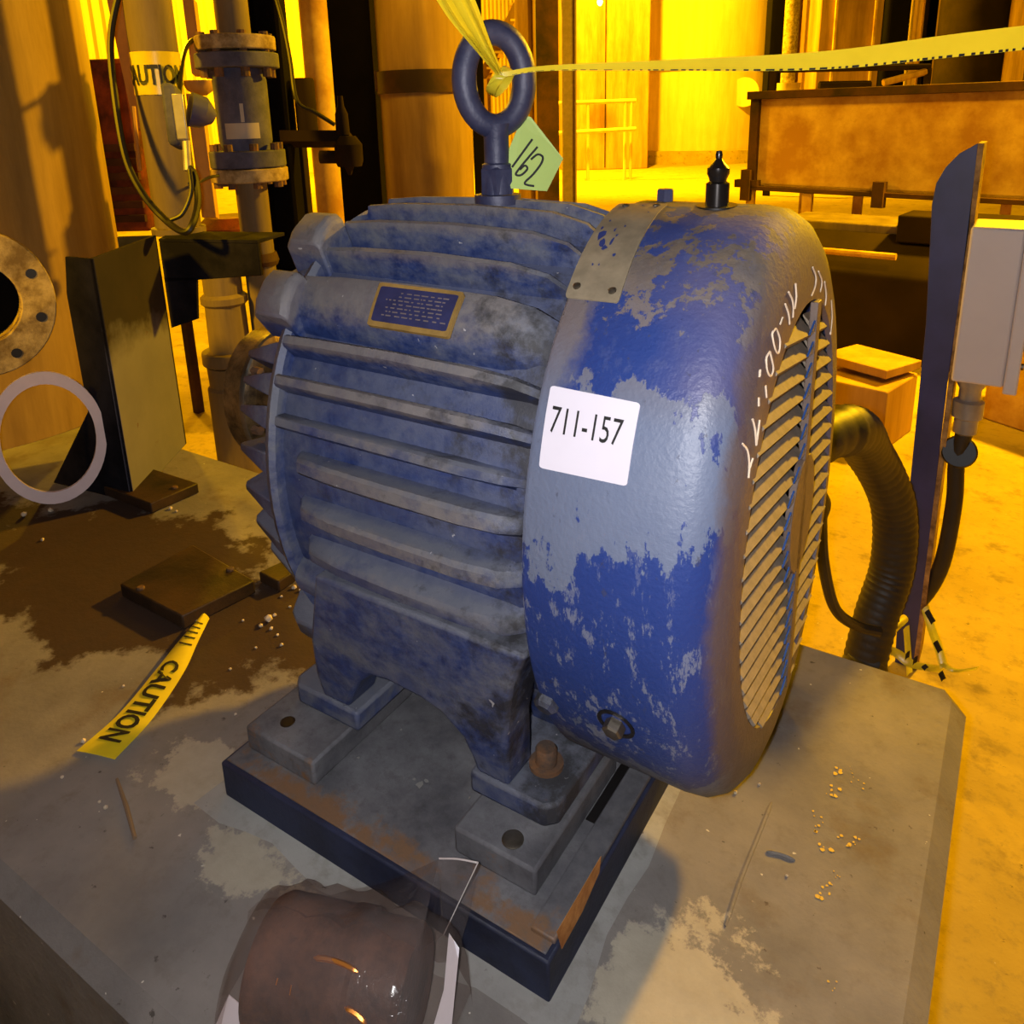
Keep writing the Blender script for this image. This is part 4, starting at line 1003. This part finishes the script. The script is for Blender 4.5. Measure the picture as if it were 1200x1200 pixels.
# cross pipe rack
rk = thing('pipe_rack', base_at(1050, 13.0), 'low rack of dark cross beams and braces behind the rusty trough', 'rack')
for (u0, v0, u1, v1, px) in ((905, 82, 1090, 78, 7), (1035, 97, 1085, 84, 8), (960, 100, 1020, 99, 9)):
    build('cross_beam', MB().tube([at(u0, v0, 13.0), at(u1, v1, 13.0)], px * 13.0 / F_PX / 2, 6), m_tan if px == 8 else m_dark, rk)
for u in (907, 1088):
    q = at(u, 80, 13.0); build('rack_post', MB().box((q.x - .05, q.y - .05, FZ), (q.x + .05, q.y + .05, q.z)), m_dark, rk)

# rusty trough on legs
dT0, dT1 = 6.2, 4.6
tl, trr = at(884, 112, dT0), at(1300, 94, dT1)
bl_z = at(884, 222, dT0).z
tr_dir = Vector((trr.x - tl.x, trr.y - tl.y, 0)); tlen = tr_dir.length; tr_dir.normalize(); tn = Vector((-tr_dir.y, tr_dir.x, 0))
T = lambda t, z, d=0: Vector((tl.x, tl.y, 0)) + tr_dir * t + vz * z + tn * d
zt_, zb_ = tl.z, bl_z
tro = thing('rusty_trough', T(tlen / 2, FZ), 'long rusty brown steel trough raised on thin legs behind the motor', 'trough')
build('side_plate', MB().obox(T(tlen / 2, (zt_ + zb_) / 2, .02), tr_dir * tlen / 2, tn * .02, vz * (zt_ - zb_) / 2), m_rust, tro)
build('side_plate', MB().obox(T(tlen / 2, (zt_ + zb_) / 2, .9), tr_dir * tlen / 2, tn * .02, vz * (zt_ - zb_) / 2), m_rust, tro)
build('bottom_plate', MB().obox(T(tlen / 2, zb_ + .02, .45), tr_dir * tlen / 2, tn * .45, vz * .015), m_rust, tro)
build('end_plate', MB().obox(T(.0, (zt_ + zb_) / 2, .45), tr_dir * .02, tn * .45, vz * (zt_ - zb_) / 2), m_rust, tro)
build('top_rim', MB().obox(T(tlen / 2, zt_, .0), tr_dir * (tlen / 2 + .03), tn * .06, vz * .03), m_rustdark, tro, bevel=.005)
build('bottom_rim', MB().obox(T(tlen / 2, zb_, .0), tr_dir * (tlen / 2 + .03), tn * .06, vz * .018), m_rustdark, tro, bevel=.005)
build('corner_angle', MB().obox(T(.03, (zt_ + zb_) / 2, -.01), tr_dir * .035, tn * .03, vz * (zt_ - zb_) / 2), m_rustdark, tro)
build('clevis', MB().obox(T(.0, zb_ + .03, -.02), tr_dir * .10, tn * .04, vz * .03), m_rustdark, tro)
build('clevis', MB().obox(T(.0, zb_ + .02, -.02), tr_dir * .04, tn * .05, vz * .12), m_rustdark, tro)
for t, px in ((.02, .03), (.50, .035), (1.6, .035), (tlen - .1, .035)):
    for d in (0, .88): build('leg', MB().box(tuple(T(t, FZ, d) - Vector((px, px, 0))), tuple(T(t, zb_, d) + Vector((px, px, 0)))), m_rust, tro)
for t in (1.05,): build('lug', MB().obox(T(t, zb_, -.05), tr_dir * .04, tn * .03, vz * .09), m_rustdark, tro)

# dark machine hulk under the trough
mk = thing('dark_machine_casing', base_at(1010, 4.6), 'dark rusty machine casing lying on the floor under the trough', 'machine')
m0 = at(880, 255, 5.0); m1 = at(1120, 290, 4.3)
dr = Vector((m1.x - m0.x, m1.y - m0.y, 0)); L_ = dr.length; dr.normalize(); nr = Vector((-dr.y, dr.x, 0))
zt2 = m1.z
build('casing', MB().prism([Vector((m0.x, m0.y, FZ)) + nr * y + vz * z for y, z in ((0, .0), (0, zt2 - FZ - .20), (.06, zt2 - FZ - .14), (.28, zt2 - FZ), (.8, zt2 - FZ), (.8, 0))], dr * (L_ + .4)), m_dark, mk, bevel=.02)
build('lid', MB().obox(Vector((m0.x, m0.y, zt2 + .02)) + dr * (L_ * .5) + nr * .55, dr * (L_ * .45), nr * .22, vz * .03), m_pipe, mk, bevel=.01)
build('end_hatch', MB().obox(Vector((m0.x, m0.y, zt2 + .05)) + dr * (L_ * .95) + nr * .35, dr * .3, nr * .15, vz * .08), m_dark, mk, bevel=.01)
build('pipe_stub', MB().tube([Vector((m0.x, m0.y, FZ + .62)) + dr * (L_ * .4) - nr * .01, Vector((m0.x, m0.y, FZ + .62)) + dr * (L_ * .75) - nr * .01], .02, 8), m_rust, mk)
# wooden block with a board on it
cr = thing('concrete_block', base_at(1020, 3.5), 'yellow lit square block standing on the floor beside the motor fan cover', 'block')
k0 = onz(983, 470, FZ + .28); 
q0 = onz(1040, 460, FZ + .28); q1 = onz(985, 448, FZ + .28); q2 = onz(1060, 424, FZ + .28) 
e1 = (q1 - q0); e2 = Vector((-e1.y, e1.x, 0)).normalized() * -.35
qq = [q0, q1 + e1 * .6, q1 + e1 * .6 + e2, q0 + e2]
cxm = sum((q.x for q in qq)) / 4; cym = sum((q.y for q in qq)) / 4
build('block', MB().hexa([(q.x, q.y, FZ) for q in qq] + [(q.x, q.y, FZ + .28) for q in qq]), m_wood, cr, bevel=.008)
bd0 = qq[1].lerp(qq[2], .8); bd1 = qq[0].lerp(qq[3], .6)
build('loose_board', MB().obox(bd0.lerp(bd1, .45) + vz * .045, (bd1 - bd0) * .5, (bd1 - bd0).cross(vz).normalized() * .13, vz * .02 + Vector((0, 0, 0))), m_wood, None, 'weathered plank resting on the yellow lit block', 'plank', bevel=.004)
# box far right behind junction box
fb = thing('brown_bin', base_at(1230, 4.0), 'brown steel bin on the floor behind the grey junction box', 'bin')
f0 = onz(1150, 490, FZ); f1 = onz(1330, 550, FZ)
build('bin_body', MB().prism([f0, f1, f1 + vz * .42, f0 + vz * .42], Vector((.1, .5, 0))), m_rust, fb, bevel=.01)
build('bin_rim', MB().prism([f0 + vz * .42, f1 + vz * .42, f1 + vz * .45, f0 + vz * .45], Vector((.1, .5, 0))), m_rustdark, fb, bevel=.004)
# rusty machinery at back left, low
rm = thing('red_brown_machine', base_at(240, 3.6), 'rust red machine housing glimpsed past the standpipe', 'machine')
p = base_at(262, 3.7); build('housing', MB().lathe_z((p.x, p.y, 0), [(.10, at(262, 292, 3.7).z), (.17, at(262, 286, 3.7).z), (.17, at(262, 268, 3.7).z), (.12, at(262, 256, 3.7).z)], 20), m_red, rm)
q = base_at(291, 3.62); build('stand', MB().box((q.x - .05, q.y - .05, FZ), (q.x + .05, q.y + .05, at(291, 290, 3.62).z)), m_red, rm); build('stand_arm', MB().tube([Vector((q.x, q.y, at(291, 289, 3.62).z)), Vector((p.x, p.y, at(262, 289, 3.7).z))], .03, 8), m_red, rm)
p = base_at(160, 3.6); build('cabinet', MB().obox((p.x, p.y, .80), s_ * .10, n_ * .2, vz * .36), m_red, rm, bevel=.02)
for k in (-1, 1): build('cabinet_leg', MB().box((p.x - .085, p.y + .17 * k - .02, FZ), (p.x - .045, p.y + .17 * k + .02, .46)), m_rustdark, rm)
for k in range(6): build('cabinet_rib', MB().obox(Vector((p.x, p.y, .50 + k * .06)) - n_ * .21, s_ * .09, n_ * .012, vz * .015), m_rustdark, rm)
p = base_at(150, 3.4); hg = thing('hanging_bar', (p.x, p.y, 1), 'bright orange flat bar hanging between the vessel and the standpipe', 'bar')
build('bar', MB().obox(at(150, 60, 3.15), R_ * .032, vz * .30 + R_ * -.02, W_ * .02), m_wood, hg)
build('rod', MB().tube([at(156, 125, 3.15), at(164, 200, 3.15)], .009, 6), m_wood, hg)
build('hanger', MB().tube([at(147, -20, 3.15), at(143, -400, 3.15)], .012, 6), m_dark, hg)
gf = thing('yellow_fitting', at(245, 105, 3.0), 'bright yellow lit pipe bracket between the transmitter and the upper valve flange', 'bracket')
build('arm', MB().obox(at(228, 45, 3.2), R_ * .022, vz * .14, W_ * .02), m_wood, gf)
build('cup', MB().lathe_z(at(236, 112, 3.1), [(.02, 0), (.05, .02), (.062, .045), (.062, .055)], 14), m_wood, gf)
build('upright', MB().obox(at(238, 185, 3.2), R_ * .028, vz * .24, W_ * .02), m_wood, gf)

# ================================================================== RIGHT: POST, JUNCTION BOX, HOSE
pst = thing('sign_post', (onz(1062, 790, FZ).x, onz(1062, 790, FZ).y, FZ), 'navy blue steel angle post with a rounded top beside the grey junction box', 'post')
py = 2.085
pp = [(1047, 790), (1053, 700), (1085, 380), (1092, 240), (1097, 215), (1108, 196), (1124, 180), (1142, 170), (1146, 168)]
right = [(1136, 270), (1110, 450), (1088, 640), (1076, 735), (1070, 790)]
poly = [ony(u, v, py) for u, v in pp] + [ony(u, v, py) for u, v in right]
for i in (0, -1): poly[i] = Vector((poly[i].x, py, FZ))
poly[-1].x = poly[-2].x
build('face_leg', MB().prism(poly, (0, .012, 0)), m_post, pst, bevel=.001)
e0 = ony(1146, 168, py); e1_ = ony(1076, 735, py)
build('side_leg', MB().prism([Vector((e0.x, py, e0.z)), Vector((e0.x + .012, py, e0.z)), Vector((e1_.x + .012, py, FZ)), Vector((e1_.x, py, FZ))], (0, .13, 0)), m_postlip, pst, bevel=.001, plabel='outer leg of the angle with orange lamp light in its colour')
jb = thing('junction_box', ony(1150, 460, 2.06), 'grey steel junction box fixed to the side of the navy post', 'junction box')
jf = [ony(u, v, 2.04) for u, v in ((1141, 266), (1197, 266), (1174, 462), (1114, 447))]
x0, x1 = min(jf[0].x, jf[3].x), max(jf[1].x, jf[2].x); z1j, z0j = jf[0].z, jf[3].z
build('box', MB().box((x0, 2.04, z0j), (x1, 2.20, z1j)), m_box, jb, bevel=.006)
build('lid', MB().box((x1, 2.032, z0j - .012), (x1 + .028, 2.21, z1j + .01)), m_box, jb, bevel=.004)
for z in (z0j + .05, z1j - .05): build('lid_screw', MB().lathe_dir((x1 + .028, 2.06, z), (1, 0, 0), [(.008, 0), (.008, .006)], 8), m_steel, jb)
kn = ony(1200, 405, 2.1); build('knob', MB().lathe_dir((x1 + .028, 2.12, kn.z), (1, 0, 0), [(.02, 0), (.02, .02), (.03, .03), (.03, .045)], 14), m_alu, jb)
gc_ = ony(1138, 452, 2.1)
gl = build('cable_gland', MB().lathe_z((gc_.x, 2.1, z0j), [(.020, -.145), (.026, -.14), (.026, -.105), (.034, -.10), (.034, -.06), (.024, -.055), (.024, -.03), (.03, -.02), (.03, 0)], 16), m_alu, jb)
build('lock_ring', MB().lathe_dir((gc_.x - .005, 2.09, z0j - .19), (CAM - gc_), [(.036, -.006), (.040, 0), (.036, .006)], 20), m_black, jb)
lk = Vector((gc_.x, 2.1, z0j - .14))
build('power_cable', MB().tube(curve([lk, lk + Vector((-.008, 0, -.08)), ony(1118, 590, 2.1), ony(1104, 660, 2.1), ony(1082, 700, 2.12), ony(1062, 712, 2.14)], 6), .019, 12), m_hose, None, 'black power cable bending down from the junction box gland', 'cable')
# thick hose from motor
hs = [Vector((-.36, 1.165, .30)), tuple(ony(985, 505, 1.5)), tuple(ony(1018, 530, 1.75)), tuple(ony(1046, 590, 1.88)), tuple(ony(1046, 660, 1.9)), tuple(ony(1026, 725, 1.86)), tuple(ony(1010, 790, 1.82)), Vector((ony(1010, 790, 1.82).x + .005, 1.82, -.40)), Vector((ony(1010, 790, 1.82).x + .005, 1.82, FZ + .01))]
build('flexible_conduit', MB().tube(curve(hs, 24), [(.0445 if k < 24 else .0485) + .0018 * (k % 3 == 0) for k in range(24 * 8 + 1)], 18), m_hose, None, 'thick black flexible conduit looping from behind the motor down to the floor', 'hose')
hs = [tuple(ony(962, 610, 1.5)), tuple(ony(965, 660, 1.55)), tuple(ony(978, 712, 1.62)), tuple(ony(1003, 733, 1.7)), tuple(ony(1030, 740, 1.74))]
build('thin_conduit', MB().tube(curve([Vector((-.31, 1.28, .36)), Vector((-.24, 1.36, .24))] + [Vector(q) for q in hs], 8), .012, 10), m_hose, None, 'thin black cable hanging between the fan cover and the thick conduit', 'cable')
# caution tape bundle at the foot of the post
tbn = thing('tape_tangle', onz(1060, 760, -.1), 'tangled yellow and black caution tape tied round the foot of the navy post', 'tape')
yb = 1.95
def strip(pts, px, mat, name):
    c0 = [ony(u, v, yb + d) for u, v, d in pts]
    c_ = curve(c0, 5); w = px * .0027 / 2
    return build(name, MB().grid([[p + vz * w * .7 + R_ * w * .7, p + W_ * w * .3, p - vz * w * .7 - R_ * w * .7] for p in c_]), mat, tbn)
strip([(1026, 755, 0), (1050, 765, -.02), (1068, 778, -.03), (1092, 783, -.04), (1106, 785, -.05)], 9, m_tape, 'tape_strip')
strip([(1084, 712, 0), (1092, 738, -.02), (1100, 760, -.03), (1106, 782, -.05)], 8, m_tape, 'tape_strip')
strip([(1104, 778, -.05), (1120, 786, -.05), (1146, 783, -.05)], 5, m_tape2, 'tape_strip')
strip([(1022, 742, 0), (1036, 752, -.01), (1048, 742, -.02), (1058, 732, -.02), (1052, 725, 0), (1044, 735, 0)], 13, m_tape, 'tape_knot')
strip([(1000, 735, .05), (1012, 716, .04), (1024, 694, .03)], 12, m_tape, 'tape_strip')
strip([(1062, 735, 0), (1064, 762, -.01), (1066, 790, -.02)], 7, m_tape2, 'tape_strip')
for pts in (((1086, 716), (1094, 730)), ((1096, 752), (1102, 764)), ((1064, 764), (1063, 772)), ((1073, 770), (1072, 778)), ((1082, 780), (1086, 784)), ((1102, 788), (1106, 797))):
    strip([(u, v, -.07) for u, v in pts], 5, m_ink, 'tape_print')

# ================================================================== BAG WITH A RUSTY PART
bc = onz(402, 1150, .07)
axd = (onz(520, 1178, .07) - onz(285, 1120, .07)); axd.z = 0; axd.normalize(); bn = Vector((-axd.y, axd.x, 0))
prt = build('rusty_bushing', MB().lathe_dir(bc - axd * .085, axd, [(.03, 0), (.03, .004), (.058, .005), (.062, .012), (.062, .085), (.064, .088), (.064, .108), (.060, .112), (.060, .155), (.055, .162), (.02, .163)], 40), rusty('brown_rusty_iron', rgb(104, 72, 56), rgb(56, 40, 36), 16, .45), None, 'brown rusty turned iron bushing lying inside the clear plastic bag', 'machine part')
prt.location.z += .004
for s, a, l in ((.07, 2.2, .03), (.03, 1.8, .012), (.045, 1.75, .008)):
    pass
def on_bush(px_, py_, rr_=.0645):
    d = ray(px_, py_); a_ = axd; w0 = CAM - bc - vz * .004
    dd2 = d - a_ * d.dot(a_); w2_ = w0 - a_ * w0.dot(a_); A2 = dd2.dot(dd2); B2 = 2 * dd2.dot(w2_); C2 = w2_.dot(w2_) - rr_ * rr_
    return CAM + d * ((-B2 - math.sqrt(max(0, B2 * B2 - 4 * A2 * C2))) / (2 * A2))
for pl_ in (((368, 1126), (386, 1128), (404, 1134), (420, 1143)), ((404, 1184), (418, 1192), (430, 1204)), ((342, 1158), (340, 1170)), ((326, 1150), (324, 1158))):
    cc_ = curve([on_bush(u, v) for u, v in pl_], 4) if len(pl_) > 2 else [on_bush(u, v) for u, v in pl_]
    build('glint_scratch', MB().tube(cc_, [.0006] + [.0026] * (len(cc_) - 2) + [.0006], 6), m_ring, prt, plabel='copper coloured scratch with an orange glint modelled in')
# film
bagm = MB()
nu_, nv_ = 28, 16
def bagp(i, j):
    s = i / nu_ * 2 - 1; a = math.pi * (j / nv_)          # over the top from front to back
    hx = .118; hy = .085; hz2 = .142
    taper = (1 - abs(s) ** 5) ** .5 if abs(s) < 1 else 0
    wv_ = .0022 * math.sin(i * 1.3 + j * .5) + .0016 * math.sin(i * .6 - j * 1.1) + .003 * abs(math.sin(i * .45 + j * .35))
    return bc - vz * bc.z + axd * (s * hx) + bn * (-math.cos(a) * hy * (.55 + .45 * taper)) + vz * (.0025 + (math.sin(a) ** .8 * hz2) * (.30 + .70 * taper) + wv_) + bn * wv_
rows = [[bagp(i, j) for j in range(nv_ + 1)] for i in range(nu_ + 1)]
bagm.grid(rows)
bag = build('plastic_bag', bagm, m_bag, None, 'clear plastic bag with a rusty part in it, lying against the base frame corner', 'bag', smooth=80)
# raised mouth of the bag, leaning on the base frame
upper = curve([ony(u, v, .516) for u, v in ((292, 1056), (335, 1047), (385, 1045), (440, 1037), (485, 1020), (515, 1006))], 3)
nup = len(upper); root = [rows[2 + int(k * 22 / (nup - 1))][8] for k in range(nup)]
mbf = MB().grid([[r.lerp(e, t / 6) + vz * .004 * math.sin(k * .9) * math.sin(t / 6 * 3.14) for k, (r, e) in enumerate(zip(root, upper))] for t in range(7)])
tA, tB, tC, tD = ony(515, 1006, .516), ony(560, 1011, .512), ony(552, 1065, .508), ony(536, 1118, .50)
mid = ony(520, 1095, .50)
mbf.grid([[tA, tA.lerp(tB, .5) + vz * .002, tB], [tA.lerp(mid, .5) - bn * .006, tA.lerp(mid, .5).lerp(tC, .5), tC], [mid, mid.lerp(tD, .5), tD]])
mbf.grid([[root[-1], root[-1].lerp(mid, .5), mid], [root[-1].lerp(upper[-1], .5), root[-1].lerp(mid, .5).lerp(upper[-1], .5), mid.lerp(upper[-1], .5)], [upper[-1], upper[-1], upper[-1]]])
build('bag_mouth', mbf, m_bag, bag, smooth=80)
build('bag_seam', MB().tube(curve([tA, tA.lerp(tB, .5) + vz * .002, tB], 4), .0010, 6), m_seam, bag)
build('bag_seam', MB().tube([tB, mid], .0006, 6), m_seam, bag)
sh0, sh1 = ony(524, 1098, .49), ony(540, 1110, .49)
def pap(pts, name, label):
    return build(name, MB().prism(pts, bn * .0008), m_paper, None, label, 'paper')
q = [Vector(p) for p in (onz(526, 1094, .10), onz(538, 1112, .095), onz(534, 1150, .06), onz(528, 1215, .012), onz(500, 1230, .012), onz(520, 1160, .06))]
pap(q, 'paper_sheet', 'white paper sheet standing in the bag beside the rusty bushing')
q = [Vector(p) for p in (onz(268, 1166, .03), onz(290, 1185, .05), onz(340, 1195, .05), onz(330, 1230, .02), onz(240, 1230, .01))]
pap(q, 'tissue_wrap', 'crumpled white tissue at the open lower end of the bag')
